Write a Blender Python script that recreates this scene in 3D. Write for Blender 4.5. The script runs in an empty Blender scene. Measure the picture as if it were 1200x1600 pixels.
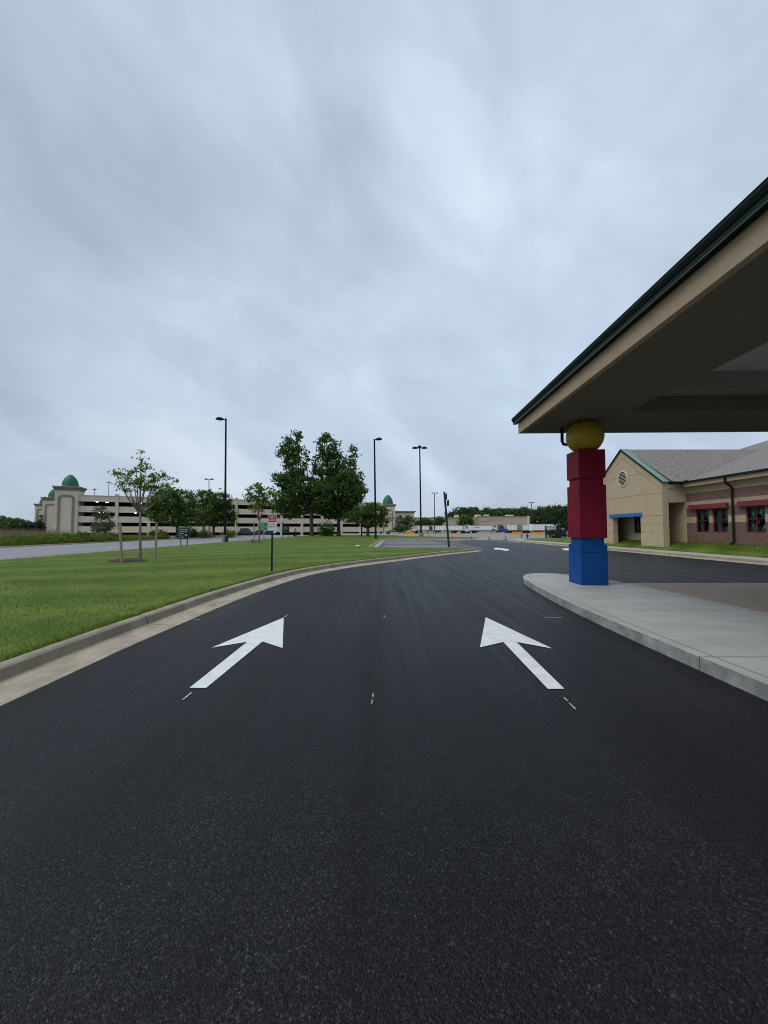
import bpy, bmesh, math, random
import numpy as np
from mathutils import Vector
R = math.radians
random.seed(7); rng = np.random.default_rng(7)
SC = bpy.context.scene; COL = SC.collection

# ------------------------------------------------------------------ camera, world, sun, exposure
EYE = 1.55; FPX = 600.0; PITCH = math.atan(27/600)
cd = bpy.data.cameras.new('camera'); cam = bpy.data.objects.new('camera', cd); COL.objects.link(cam)
cd.sensor_fit = 'VERTICAL'; cd.sensor_height = 36; cd.lens = 36*FPX/1600; cd.clip_end = 6000; cd.clip_start = .05
cam.location = (0, 0, EYE); cam.rotation_euler = (R(90)+PITCH, 0, 0)
SC.camera = cam
SUN_EL, SUN_AZ = R(56), R(-119)     # azimuth from +Y towards +X
wd = bpy.data.worlds.new('World'); SC.world = wd; wd.use_nodes = True

class NT:
    """small helper round a node tree"""
    def __init__(s, tree): s.t = tree; s.n = tree.nodes; s.l = tree.links
    def add(s, typ, **kw):
        n = s.n.new(typ)
        for k, v in kw.items():
            if k.startswith('i_'):
                key = k[2:]
                key = int(key) if key.isdigit() else key.replace('_', ' ')
                if hasattr(v, 'is_linked') or isinstance(v, bpy.types.NodeSocket): s.l.new(v, n.inputs[key])
                else: n.inputs[key].default_value = v
            else: setattr(n, k, v)
        return n
    def math(s, op, a, b=None, c=None, clamp=False):
        n = s.n.new('ShaderNodeMath'); n.operation = op; n.use_clamp = clamp
        for i, v in enumerate((a, b, c)):
            if v is None: continue
            if isinstance(v, bpy.types.NodeSocket): s.l.new(v, n.inputs[i])
            else: n.inputs[i].default_value = v
        return n.outputs[0]
    def mix(s, f, a, b, blend='MIX'):
        n = s.n.new('ShaderNodeMix'); n.data_type = 'RGBA'; n.blend_type = blend
        for idx, v in ((0, f), (6, a), (7, b)):
            if isinstance(v, bpy.types.NodeSocket): s.l.new(v, n.inputs[idx])
            else: n.inputs[idx].default_value = v if idx == 0 else (tuple(v)+(1,))[:4]
        return n.outputs[2]
    def ramp(s, f, stops, interp='LINEAR'):
        n = s.n.new('ShaderNodeValToRGB'); s.l.new(f, n.inputs[0]); cr = n.color_ramp; cr.interpolation = interp
        while len(cr.elements) < len(stops): cr.elements.new(.5)
        for e, (p, c) in zip(cr.elements, stops):
            e.position = p; e.color = (tuple(c)+(1,))[:4] if hasattr(c, '__len__') else (c, c, c, 1)
        return n.outputs[0]
    def noise(s, vec, scale, detail=3, rough=.5, dist=0):
        n = s.n.new('ShaderNodeTexNoise'); n.inputs['Scale'].default_value = scale; n.inputs['Detail'].default_value = detail
        n.inputs['Roughness'].default_value = rough; n.inputs['Distortion'].default_value = dist
        if vec is not None: s.l.new(vec, n.inputs['Vector'])
        return n.outputs[0]
    def mapping(s, vec, loc=(0, 0, 0), rot=(0, 0, 0), scale=(1, 1, 1)):
        n = s.n.new('ShaderNodeMapping'); s.l.new(vec, n.inputs[0])
        n.inputs[1].default_value = loc; n.inputs[2].default_value = rot; n.inputs[3].default_value = scale
        return n.outputs[0]

w = NT(wd.node_tree); w.n.clear()
sky = w.add('ShaderNodeTexSky', sky_type='NISHITA', sun_disc=False, sun_elevation=SUN_EL, sun_rotation=SUN_AZ, air_density=1.2, dust_density=2.0)
gen = w.add('ShaderNodeTexCoord').outputs['Generated']
sep = w.add('ShaderNodeSeparateXYZ', i_0=gen)
zc = w.math('MAXIMUM', sep.outputs[2], 0.0)
r1 = w.mapping(gen, rot=(0, R(-42), 0)); r2 = w.mapping(gen, rot=(0, R(-28), R(8)))
m1 = w.mapping(r1, loc=(3.1, 1.7, 5.2), scale=(.9, 1.0, 1.45))
m2 = w.mapping(r1, loc=(7.3, 4.4, 1.9), scale=(.8, 1.0, 1.2))
m3 = w.mapping(r2, loc=(2.2, 8.4, 3.3), scale=(.8, 1.0, 1.7))
n1 = w.noise(m1, 2.6, 4, .5, .45); n2 = w.noise(m2, 1.5, 2.0, .45, .3); n3 = w.noise(m3, 6.5, 5, .55, .5)
cl = w.math('ADD', w.math('ADD', w.math('MULTIPLY', n1, .46), w.math('MULTIPLY', n2, .40)), w.math('MULTIPLY', n3, .14))
cl = w.math('ADD', cl, w.math('MULTIPLY', w.math('SUBTRACT', .30, zc), .03))
ccol = w.ramp(cl, [(.37, (3.1, 3.72, 4.6)), (.46, (3.72, 4.48, 5.5)), (.54, (4.35, 5.2, 6.25)), (.64, (5.6, 6.4, 7.25))])
# a broad brighter patch of thin cloud ahead and to the right
glow = w.add('ShaderNodeVectorMath', operation='DOT_PRODUCT'); w.l.new(gen, glow.inputs[0]); glow.inputs[1].default_value = Vector((.30, .86, .42)).normalized()
gl = w.math('MULTIPLY_ADD', w.math('POWER', w.math('MAXIMUM', glow.outputs['Value'], 0.0), 4.0), .24, .97)
gm = w.add('ShaderNodeVectorMath', operation='SCALE'); w.l.new(ccol, gm.inputs[0]); w.l.new(gl, gm.inputs['Scale'])
skyc = w.mix(.92, sky.outputs[0], gm.outputs[0])
bg = w.add('ShaderNodeBackground', i_Color=skyc, i_Strength=.1)
w.l.new(bg.outputs[0], w.add('ShaderNodeOutputWorld').inputs[0])

sd = bpy.data.lights.new('sun', 'SUN'); sd.energy = 1.5; sd.angle = R(50); sd.color = (1, .925, .83)
sun = bpy.data.objects.new('sun', sd); COL.objects.link(sun)
sv = Vector((math.sin(SUN_AZ)*math.cos(SUN_EL), math.cos(SUN_AZ)*math.cos(SUN_EL), math.sin(SUN_EL)))
sun.rotation_euler = sv.to_track_quat('Z', 'Y').to_euler()
SC.view_settings.view_transform = 'Standard'; SC.view_settings.look = 'None'
SC.view_settings.exposure = .25; SC.view_settings.gamma = 1; SC.view_settings.use_curve_mapping = False
SC.cycles.filter_width = 1.0; SC.cycles.max_bounces = 6; SC.cycles.transparent_max_bounces = 8

# ------------------------------------------------------------------ measuring: a pixel of the 1200x1600 photo to metres
def ray(px, py):
    x, z = (px-600)/600, -(py-800)/600
    c, s = math.cos(PITCH), math.sin(PITCH)
    return Vector((x, c-s*z, s+c*z))
def G(px, py, z=0.0):                       # on the level z
    r = ray(px, py); t = (z-EYE)/r.z
    return Vector((r.x*t, r.y*t, z))
def P(px, py, d):                           # at distance d ahead
    r = ray(px, py); t = d/r.y
    return Vector((r.x*t, d, EYE+r.z*t))

# ------------------------------------------------------------------ materials
MATS = {}
def base_mat(name):
    m = bpy.data.materials.new(name); m.use_nodes = True
    n = NT(m.node_tree); b = n.n['Principled BSDF']; MATS[name] = m
    oc = n.add('ShaderNodeTexCoord').outputs['Object']
    return m, n, b, oc
def mat(name, c1, c2=None, scale=3.0, rough=.6, bump=0, bscale=60, spec=.4, metal=0, detail=4, stretch=(1, 1, 1)):
    m, n, b, oc = base_mat(name)
    c2 = c2 or tuple(v*.8 for v in c1)
    v = n.mapping(oc, scale=stretch)
    f = n.noise(v, scale, detail, .6)
    f = n.ramp(f, [(.3, 0), (.7, 1)])
    n.l.new(n.mix(f, c1, c2), b.inputs['Base Color'])
    b.inputs['Roughness'].default_value = rough; b.inputs['Specular IOR Level'].default_value = spec; b.inputs['Metallic'].default_value = metal
    if bump:
        bn = n.add('ShaderNodeBump', i_Strength=bump, i_Distance=.01, i_Height=n.noise(v, bscale, 3, .6))
        n.l.new(bn.outputs[0], b.inputs['Normal'])
    return m
def leaf_mat(name, c1, c2, trans=.35):
    m = bpy.data.materials.new(name); m.use_nodes = True; n = NT(m.node_tree); n.n.clear(); MATS[name] = m
    g = n.add('ShaderNodeNewGeometry')
    col = n.mix(g.outputs['Random Per Island'], c1, c2)
    d = n.add('ShaderNodeBsdfPrincipled', i_Base_Color=col, i_Roughness=.55); d.inputs['Specular IOR Level'].default_value = .3
    t = n.add('ShaderNodeBsdfTranslucent', i_Color=n.mix(.5, col, (c2[0]*1.6, c2[1]*1.7, c2[2])))
    mx = n.add('ShaderNodeMixShader', i_0=trans); n.l.new(d.outputs[0], mx.inputs[1]); n.l.new(t.outputs[0], mx.inputs[2])
    n.l.new(mx.outputs[0], n.add('ShaderNodeOutputMaterial').inputs[0])
    return m
def emit_mat(name, c, s):
    m, n, b, oc = base_mat(name); b.inputs['Base Color'].default_value = c+(1,)
    b.inputs['Emission Color'].default_value = c+(1,); b.inputs['Emission Strength'].default_value = s
    return m

def asphalt_mat():
    m, n, b, oc = base_mat('asphalt')
    vor = n.add('ShaderNodeTexVoronoi', i_Scale=135.0); n.l.new(oc, vor.inputs['Vector'])
    grit = n.noise(oc, 120, 3, .75); pits = n.noise(oc, 66, 3, .7)
    patch = n.noise(oc, .55, 4, .55); fine = n.noise(oc, 7, 4, .6)
    st = n.mapping(oc, scale=(5.5, .16, 1)); streak = n.noise(st, 1.0, 4, .6, .6)
    st2 = n.mapping(oc, scale=(1.1, .09, 1)); streak2 = n.noise(st2, 1.0, 3, .5)
    stone = n.add('ShaderNodeSeparateColor'); n.l.new(vor.outputs['Color'], stone.inputs[0])
    col = n.ramp(stone.outputs[0], [(.0, (.0020, .0020, .0028)), (.45, (.0062, .0064, .0092)), (.80, (.0140, .0145, .0195)), (.96, (.027, .028, .034)), (1, (.052, .053, .060))])
    col = n.mix(1.0, col, n.ramp(grit, [(.35, .55), (.65, 1.5)]), 'MULTIPLY')
    col = n.mix(n.ramp(pits, [(.38, .85), (.46, 0)]), col, (.0015, .0025, .003))
    tone = n.math('ADD', n.math('ADD', n.math('MULTIPLY', patch, .55), n.math('MULTIPLY', streak, .55)), n.math('MULTIPLY', streak2, .75))
    tone = n.math('ADD', tone, n.math('MULTIPLY', fine, .35))
    tone = n.ramp(n.math('MULTIPLY', tone, .45), [(.36, .45), (.5, 1.02), (.64, 1.8)])
    col = n.mix(1.0, col, tone, 'MULTIPLY')
    # tyre scuffs swinging right round the island, and one narrow seam down the lane
    sp = n.add('ShaderNodeSeparateXYZ', i_0=oc)
    wob = n.math('MULTIPLY_ADD', n.noise(oc, .5, 2), .5, -.25)
    mask = None
    for cx, cy, rad, wid, amt in ((6.4, 10.3, 6.1, .09, .34), (6.4, 10.3, 7.75, .12, .22), (8.2, 8.5, 9.4, .14, .2)):
        dx = n.math('SUBTRACT', sp.outputs[0], cx); dy = n.math('SUBTRACT', sp.outputs[1], cy)
        rr = n.math('SQRT', n.math('ADD', n.math('MULTIPLY', dx, dx), n.math('MULTIPLY', dy, dy)))
        dd = n.math('ABSOLUTE', n.math('ADD', n.math('SUBTRACT', rr, rad), wob))
        k = n.math('SUBTRACT', 1.0, n.math('DIVIDE', dd, wid), clamp=True)
        k = n.math('MULTIPLY', k, n.math('GREATER_THAN', dy, -1.5)); k = n.math('MULTIPLY', k, n.math('MULTIPLY', n.ramp(fine, [(.35, .3), (.6, 1)]), amt))
        mask = k if mask is None else n.math('MAXIMUM', mask, k)
    sx = n.math('ABSOLUTE', n.math('ADD', n.math('ADD', sp.outputs[0], .12), n.math('MULTIPLY_ADD', n.noise(oc, .9, 3), .3, -.15)))
    seam = n.math('MULTIPLY', n.math('SUBTRACT', 1.0, n.math('DIVIDE', sx, .14), clamp=True), n.math('MULTIPLY', n.noise(oc, 4, 3), .42))
    mask = n.math('MAXIMUM', mask, seam)
    col = n.mix(mask, col, (.004, .004, .005))
    rgm = mask
    n.l.new(col, b.inputs['Base Color'])
    rg = n.math('MULTIPLY_ADD', streak, .34, .32); rg = n.math('ADD', rg, n.math('MULTIPLY', rgm, .3)); n.l.new(rg, b.inputs['Roughness'])
    b.inputs['Specular IOR Level'].default_value = .19
    h = n.math('ADD', n.math('MULTIPLY', pits, .8), n.math('MULTIPLY', vor.outputs['Distance'], -.8))
    bn = n.add('ShaderNodeBump', i_Strength=.65, i_Distance=.009, i_Height=h); n.l.new(bn.outputs[0], b.inputs['Normal'])
asphalt_mat()
def lawn_mat():
    m, n, b, oc = base_mat('lawn')
    st = n.mapping(oc, rot=(0, 0, R(-34)), scale=(1, 1, 1))
    wv = n.add('ShaderNodeTexWave', i_Scale=.13, i_Distortion=2.5, i_Detail=3.0, wave_type='BANDS', bands_direction='Y'); n.l.new(st, wv.inputs['Vector'])
    fine = n.noise(n.mapping(oc, scale=(1, .6, 1)), 38, 4, .7); med = n.noise(oc, 2.2, 5, .65); big = n.noise(oc, .3, 3)
    f = n.math('ADD', n.math('MULTIPLY', fine, .5), n.math('MULTIPLY', med, .45)); f = n.math('ADD', f, n.math('MULTIPLY', big, .25))
    f = n.math('ADD', f, n.math('MULTIPLY', wv.outputs[0], .12))
    col = n.ramp(f, [(.38, (.030, .052, .006)), (.60, (.066, .116, .012)), (.80, (.145, .19, .030))])
    n.l.new(col, b.inputs['Base Color']); b.inputs['Roughness'].default_value = .8; b.inputs['Specular IOR Level'].default_value = .15
    bn = n.add('ShaderNodeBump', i_Strength=.5, i_Distance=.03, i_Height=fine); n.l.new(bn.outputs[0], b.inputs['Normal'])
lawn_mat()
def kerb_mat():
    m, n, b, oc = base_mat('kerb_concrete')
    uv = n.add('ShaderNodeUVMap').outputs[0]; sp = n.add('ShaderNodeSeparateXYZ', i_0=uv)
    fr = n.math('FRACT', n.math('DIVIDE', sp.outputs[0], 3.05)); j = n.math('LESS_THAN', fr, .006)
    f = n.noise(oc, 2.2, 6, .65); g = n.noise(oc, 45, 3, .6); st = n.noise(n.mapping(uv, scale=(1.2, 9, 1)), 2.0, 4, .6)
    col = n.ramp(n.math('ADD', n.math('MULTIPLY', f, .6), n.math('MULTIPLY', st, .4)), [(.34, (.20, .168, .118)), (.5, (.38, .33, .245)), (.66, (.50, .45, .355))])
    col = n.mix(n.math('MULTIPLY', g, .35), col, (.16, .15, .13))
    # a patchy darker brown, kept to the riser of the kerb
    ris = n.math('MULTIPLY', n.math('MULTIPLY', n.math('GREATER_THAN', sp.outputs[1], .47), n.math('LESS_THAN', sp.outputs[1], .61)), .52)
    col = n.mix(n.math('MULTIPLY', ris, n.ramp(n.noise(uv, 1.3, 4), [(.35, .55), (.6, 1)])), col, (.15, .128, .096))
    col = n.mix(j, col, (.05, .045, .04)); n.l.new(col, b.inputs['Base Color']); b.inputs['Roughness'].default_value = .85
    bn = n.add('ShaderNodeBump', i_Strength=.5, i_Distance=.01, i_Height=g); n.l.new(bn.outputs[0], b.inputs['Normal'])
kerb_mat()
def slab_mat():
    m, n, b, oc = base_mat('slab_concrete')
    sp = n.add('ShaderNodeSeparateXYZ', i_0=oc)
    f = n.noise(n.mapping(oc, scale=(1, 2.2, 1)), 1.1, 6, .62); g = n.noise(oc, 70, 3, .6); br = n.noise(n.mapping(oc, scale=(.6, 26, 1)), 1.5, 3, .6)
    t = n.math('ADD', n.math('MULTIPLY', f, .7), n.math('MULTIPLY', br, .3))
    col = n.ramp(t, [(.34, (.33, .338, .33)), (.52, (.40, .41, .40)), (.68, (.46, .47, .455))])
    col = n.mix(n.math('MULTIPLY', g, .25), col, (.15, .15, .15))
    fr = n.math('FRACT', n.math('DIVIDE', n.math('ADD', sp.outputs[1], .62), 2.45)); j = n.math('LESS_THAN', fr, .006)
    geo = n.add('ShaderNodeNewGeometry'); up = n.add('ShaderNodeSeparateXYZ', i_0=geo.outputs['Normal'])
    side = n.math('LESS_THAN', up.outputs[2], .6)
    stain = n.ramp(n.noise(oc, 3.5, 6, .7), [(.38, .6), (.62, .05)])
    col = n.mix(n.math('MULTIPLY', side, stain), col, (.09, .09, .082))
    col = n.mix(j, col, (.07, .07, .07)); n.l.new(col, b.inputs['Base Color']); b.inputs['Roughness'].default_value = .7
    bn = n.add('ShaderNodeBump', i_Strength=.35, i_Distance=.006, i_Height=n.math('ADD', g, br)); n.l.new(bn.outputs[0], b.inputs['Normal'])
slab_mat()
def brick_node(n, vec, c1, c2, mortar, scale, rw=.5, rh=.25, ms=.015):
    t = n.add('ShaderNodeTexBrick'); n.l.new(vec, t.inputs['Vector'])
    for k, v in (('Color1', c1), ('Color2', c2), ('Mortar', mortar)): t.inputs[k].default_value = v+(1,)
    t.inputs['Scale'].default_value = scale; t.inputs['Brick Width'].default_value = rw; t.inputs['Row Height'].default_value = rh; t.inputs['Mortar Size'].default_value = ms
    return t
def paver_mat():
    m, n, b, oc = base_mat('paver')
    t = brick_node(n, n.mapping(oc, rot=(0, 0, R(45))), (.26, .205, .15), (.42, .345, .265), (.14, .12, .10), 5, .5, .25, .012)
    col = n.mix(n.ramp(n.noise(n.mapping(oc, scale=(.5, 1.6, 1)), 2.2, 4), [(.35, 0), (.65, .8)]), t.outputs[0], (.28, .23, .18))
    n.l.new(col, b.inputs['Base Color']); b.inputs['Roughness'].default_value = .75
    bn = n.add('ShaderNodeBump', i_Strength=.4, i_Distance=.01, i_Height=t.outputs['Fac']); bn.invert = True; n.l.new(bn.outputs[0], b.inputs['Normal'])
paver_mat()
def brickwall_mat():
    m, n, b, oc = base_mat('banded_brick')
    sp = n.add('ShaderNodeSeparateXYZ', i_0=oc)
    v = n.add('ShaderNodeCombineXYZ', i_0=sp.outputs[1], i_1=sp.outputs[2], i_2=0.0).outputs[0]
    sand = brick_node(n, v, (.50, .395, .26), (.38, .295, .19), (.40, .34, .26), 2.2, .55, .22, .014)
    brn = brick_node(n, v, (.125, .068, .055), (.185, .105, .085), (.19, .145, .12), 2.2, .55, .22, .012)
    zz = n.math('DIVIDE', sp.outputs[2], 6.0)
    band = n.ramp(zz, [(0, 1), (1.35/6, 0), (1.77/6, 1), (2.40/6, 0), (2.81/6, 1), (3.39/6, 0)], 'CONSTANT')
    col = n.mix(band, sand.outputs[0], brn.outputs[0])
    col = n.mix(n.math('MULTIPLY', n.noise(oc, 5, 5, .7), .25), col, (.17, .12, .085))
    n.l.new(col, b.inputs['Base Color']); b.inputs['Roughness'].default_value = .85
    bn = n.add('ShaderNodeBump', i_Strength=.8, i_Distance=.02, i_Height=n.math('ADD', n.noise(oc, 22, 4, .7), n.math('MULTIPLY', sand.outputs['Fac'], -.5))); n.l.new(bn.outputs[0], b.inputs['Normal'])
brickwall_mat()
def shingle_mat():
    m, n, b, oc = base_mat('shingle')
    uv = n.add('ShaderNodeUVMap').outputs[0]
    t = brick_node(n, uv, (.215, .20, .185), (.115, .108, .105), (.06, .055, .055), 1.0, .33, .145, .012); t.inputs['Bias'].default_value = -.1
    nz = n.noise(n.mapping(uv, scale=(3.0, 6.9, 1)), 1.0, 3, .7)
    col = n.mix(n.ramp(nz, [(.38, .0), (.62, 1)]), t.outputs[0], (.27, .255, .24))
    col = n.mix(n.math('MULTIPLY', n.noise(oc, .6, 3), .3), col, (.13, .125, .12))
    n.l.new(col, b.inputs['Base Color']); b.inputs['Roughness'].default_value = .9
    bn = n.add('ShaderNodeBump', i_Strength=.6, i_Distance=.02, i_Height=t.outputs['Fac']); bn.invert = True; n.l.new(bn.outputs[0], b.inputs['Normal'])
shingle_mat()
def plank_mat():
    m, n, b, oc = base_mat('plank_ceiling')
    sp = n.add('ShaderNodeSeparateXYZ', i_0=oc); fr = n.math('FRACT', n.math('DIVIDE', sp.outputs[0], .1)); g = n.math('LESS_THAN', fr, .12)
    n.l.new(n.mix(g, (.55, .55, .56), (.2, .2, .2)), b.inputs['Base Color']); b.inputs['Roughness'].default_value = .5
plank_mat()
def glass_mat():
    m = bpy.data.materials.new('window_glass'); m.use_nodes = True; n = NT(m.node_tree); n.n.clear(); MATS['window_glass'] = m
    t = n.add('ShaderNodeBsdfTransparent', i_Color=(.62, .70, .70, 1)); g = n.add('ShaderNodeBsdfGlossy', i_Roughness=.03, i_Color=(.9, .95, 1, 1))
    fz = n.add('ShaderNodeFresnel', i_IOR=1.5); mx = n.add('ShaderNodeMixShader', i_0=fz.outputs[0]); n.l.new(t.outputs[0], mx.inputs[1]); n.l.new(g.outputs[0], mx.inputs[2])
    n.l.new(mx.outputs[0], n.add('ShaderNodeOutputMaterial').inputs[0])
glass_mat()
def paint_mat():
    m, n, b, oc = base_mat('white_paint')
    wear = n.ramp(n.math('ADD', n.math('MULTIPLY', n.noise(oc, 55, 4, .75), .7), n.math('MULTIPLY', n.noise(oc, 5, 4, .6), .3)), [(.335, .85), (.40, .0)])
    tone = n.ramp(n.noise(oc, 6, 5, .65), [(.35, (.62, .65, .66)), (.65, (.76, .79, .80))])
    n.l.new(n.mix(wear, tone, (.16, .16, .17)), b.inputs['Base Color']); b.inputs['Roughness'].default_value = .6
    bn = n.add('ShaderNodeBump', i_Strength=.6, i_Distance=.008, i_Height=n.noise(oc, 90, 3, .6)); n.l.new(bn.outputs[0], b.inputs['Normal'])
paint_mat()
mat('thin_paint', (.55, .56, .57), (.25, .26, .27), 14, .7, .2, 90)
mat('worn_paint', (.62, .62, .60), (.40, .40, .39), 6, .6)
mat('road', (.255, .262, .28), (.20, .205, .22), .5, .85, .3, 30, stretch=(1, .12, 1))
mat('lot', (.27, .265, .25), (.215, .21, .20), .35, .85, .2, 20)
mat('bay', (.092, .097, .112), (.07, .074, .086), .8, .7, .3, 60)
mat('ground', (.055, .075, .022), (.085, .09, .035), .15, .9)
mat('mulch', (.035, .027, .021), (.075, .058, .045), 25, .95, .9, 40)
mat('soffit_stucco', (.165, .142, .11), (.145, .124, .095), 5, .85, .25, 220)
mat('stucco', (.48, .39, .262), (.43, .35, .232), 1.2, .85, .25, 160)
mat('stucco_joint', (.12, .10, .075), None, 5, .9)
mat('fascia_stucco', (.40, .31, .21), (.35, .27, .185), 4, .85, .3, 260)
mat('trim_cream', (.66, .61, .50), (.58, .53, .43), 3, .7)
mat('green_gutter', (.0035, .012, .0105), (.004, .015, .0125), 3, .55, spec=.2)
mat('green_cap', (.17, .29, .25), (.14, .245, .21), 2, .5)
mat('gutter_edge', (.10, .15, .14), None, 3, .3)
def cmat(*a, **k): m = mat(*a, **k); m.node_tree.nodes['Principled BSDF'].inputs['Specular IOR Level'].default_value = .18
cmat('column_red', (.225, .009, .030), (.14, .006, .02), 1.6, .6, .35, 120, detail=7)
cmat('column_blue', (.004, .082, .31), (.004, .055, .215), 1.6, .6, .35, 120, detail=7)
mat('ball_yellow', (.36, .25, .012), (.30, .21, .008), 3, .45, .15, 90)
mat('lintel_red', (.20, .03, .048), (.15, .022, .036), 4, .6)
mat('lintel_blue', (.02, .15, .42), (.018, .13, .36), 4, .5)
mat('window_red', (.13, .018, .026), (.10, .014, .02), 4, .45)
mat('curtain', (.16, .34, .30), (.11, .25, .22), 9, .9, stretch=(1, 8, .3))
mat('paper_white', (.75, .78, .78), (.6, .62, .62), 4, .8)
mat('dark_room', (.015, .016, .018), None, 3, .9)
mat('garage_concrete', (.68, .595, .475), (.61, .535, .425), .5, .85, .1, 8, stretch=(1, 1, .4))
mat('garage_trim', (.27, .235, .195), (.235, .205, .17), .8, .85)
mat('garage_cap', (.17, .165, .16), None, 1, .7)
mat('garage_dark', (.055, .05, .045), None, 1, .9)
mat('dome_green', (.014, .155, .098), (.011, .125, .08), .4, .55)
mat('warehouse', (.48, .41, .32), (.42, .36, .28), .15, .85)
mat('pole_black', (.006, .006, .007), (.010, .010, .011), 4, .6, spec=.15)
mat('pole_bronze', (.035, .030, .028), (.045, .04, .036), 4, .45)
mat('pole_grey', (.30, .30, .30), None, 4, .5)
mat('pedestal', (.27, .26, .235), (.21, .20, .18), 4, .85, .2, 30)
mat('lamp_lens', (.45, .46, .44), None, 4, .25)
mat('lamp_white', (.86, .87, .88), None, 4, .4)
mat('post_green', (.010, .036, .022), (.013, .044, .027), 8, .55)
mat('sign_red', (.36, .022, .055), (.33, .02, .05), 5, .45)
mat('sign_white', (.72, .72, .73), (.66, .66, .67), 5, .45)
mat('sign_black', (.03, .03, .035), None, 5, .5)
mat('sign_dark', (.008, .022, .026), None, 5, .4)
mat('sign_green', (.006, .21, .12), (.006, .18, .10), 5, .45)
mat('sign_pale', (.50, .58, .58), None, 5, .5)
mat('wood_stake', (.31, .28, .235), (.23, .205, .17), 5, .85, .3, 40, stretch=(4, 4, .3))
mat('bark', (.085, .072, .058), (.045, .038, .031), 6, .95, .8, 14, stretch=(3, 3, .5))
mat('bark_pale', (.23, .205, .17), (.15, .135, .11), 6, .9, .4, 20, stretch=(3, 3, .5))
mat('rubber', (.018, .018, .018), None, 5, .7)
mat('trailer_white', (.84, .85, .86), (.76, .78, .79), .6, .45)
mat('trailer_grey', (.30, .31, .32), (.25, .26, .27), .6, .5)
mat('trailer_trim', (.20, .21, .22), None, 1, .5)
mat('truck_blue', (.016, .085, .26), (.014, .07, .22), 1, .3)
mat('truck_white', (.72, .73, .74), None, 1, .3)
mat('decal_red', (.22, .03, .035), None, 1, .5)
mat('decal_blue', (.03, .06, .16), None, 1, .5)
mat('car_dark', (.028, .031, .034), None, 1, .22, spec=.6)
mat('car_glass', (.02, .025, .028), None, 1, .08, spec=.6)
mat('barrier_orange', (.72, .33, .03), (.64, .28, .03), 2, .55)
mat('barrier_concrete', (.42, .41, .38), (.34, .33, .31), 1, .85)
mat('post_orange', (.68, .10, .055), (.6, .085, .05), 5, .5)
mat('hydrant_red', (.20, .02, .022), None, 5, .45)
mat('fence_black', (.012, .012, .014), None, 5, .45)
mat('bin_black', (.02, .02, .02), None, 5, .5)
mat('steel_far', (.42, .47, .52), None, 5, .5)
mat('blue_plastic', (.02, .04, .30), None, 5, .4)
leaf_mat('leaf_dark', (0.0244, 0.0557, 0.0125), (0.0905, 0.1566, 0.0313))
leaf_mat('leaf_mid', (0.0373, 0.0807, 0.014), (0.1242, 0.1941, 0.0363))
leaf_mat('leaf_young', (0.0495, 0.1012, 0.0139), (0.1375, 0.22, 0.0356), .45)
leaf_mat('leaf_grey', (0.0406, 0.0686, 0.0365), (0.1092, 0.1482, 0.0842))
leaf_mat('leaf_bright', (0.0633, 0.0978, 0.0138), (0.184, 0.2357, 0.0403), .4)
leaf_mat('leaf_pine', (0.0078, 0.0221, 0.0105), (0.0234, 0.0468, 0.0211), .15)
leaf_mat('leaf_far', (0.0225, 0.0525, 0.018), (0.075, 0.1313, 0.0428), .25)
leaf_mat('reed', (.12, .10, .065), (.24, .195, .14), .4)
leaf_mat('blade', (.032, .070, .006), (.13, .185, .028), .4)
emit_mat('garage_light', (1, .97, .9), 6)
M = MATS

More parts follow.
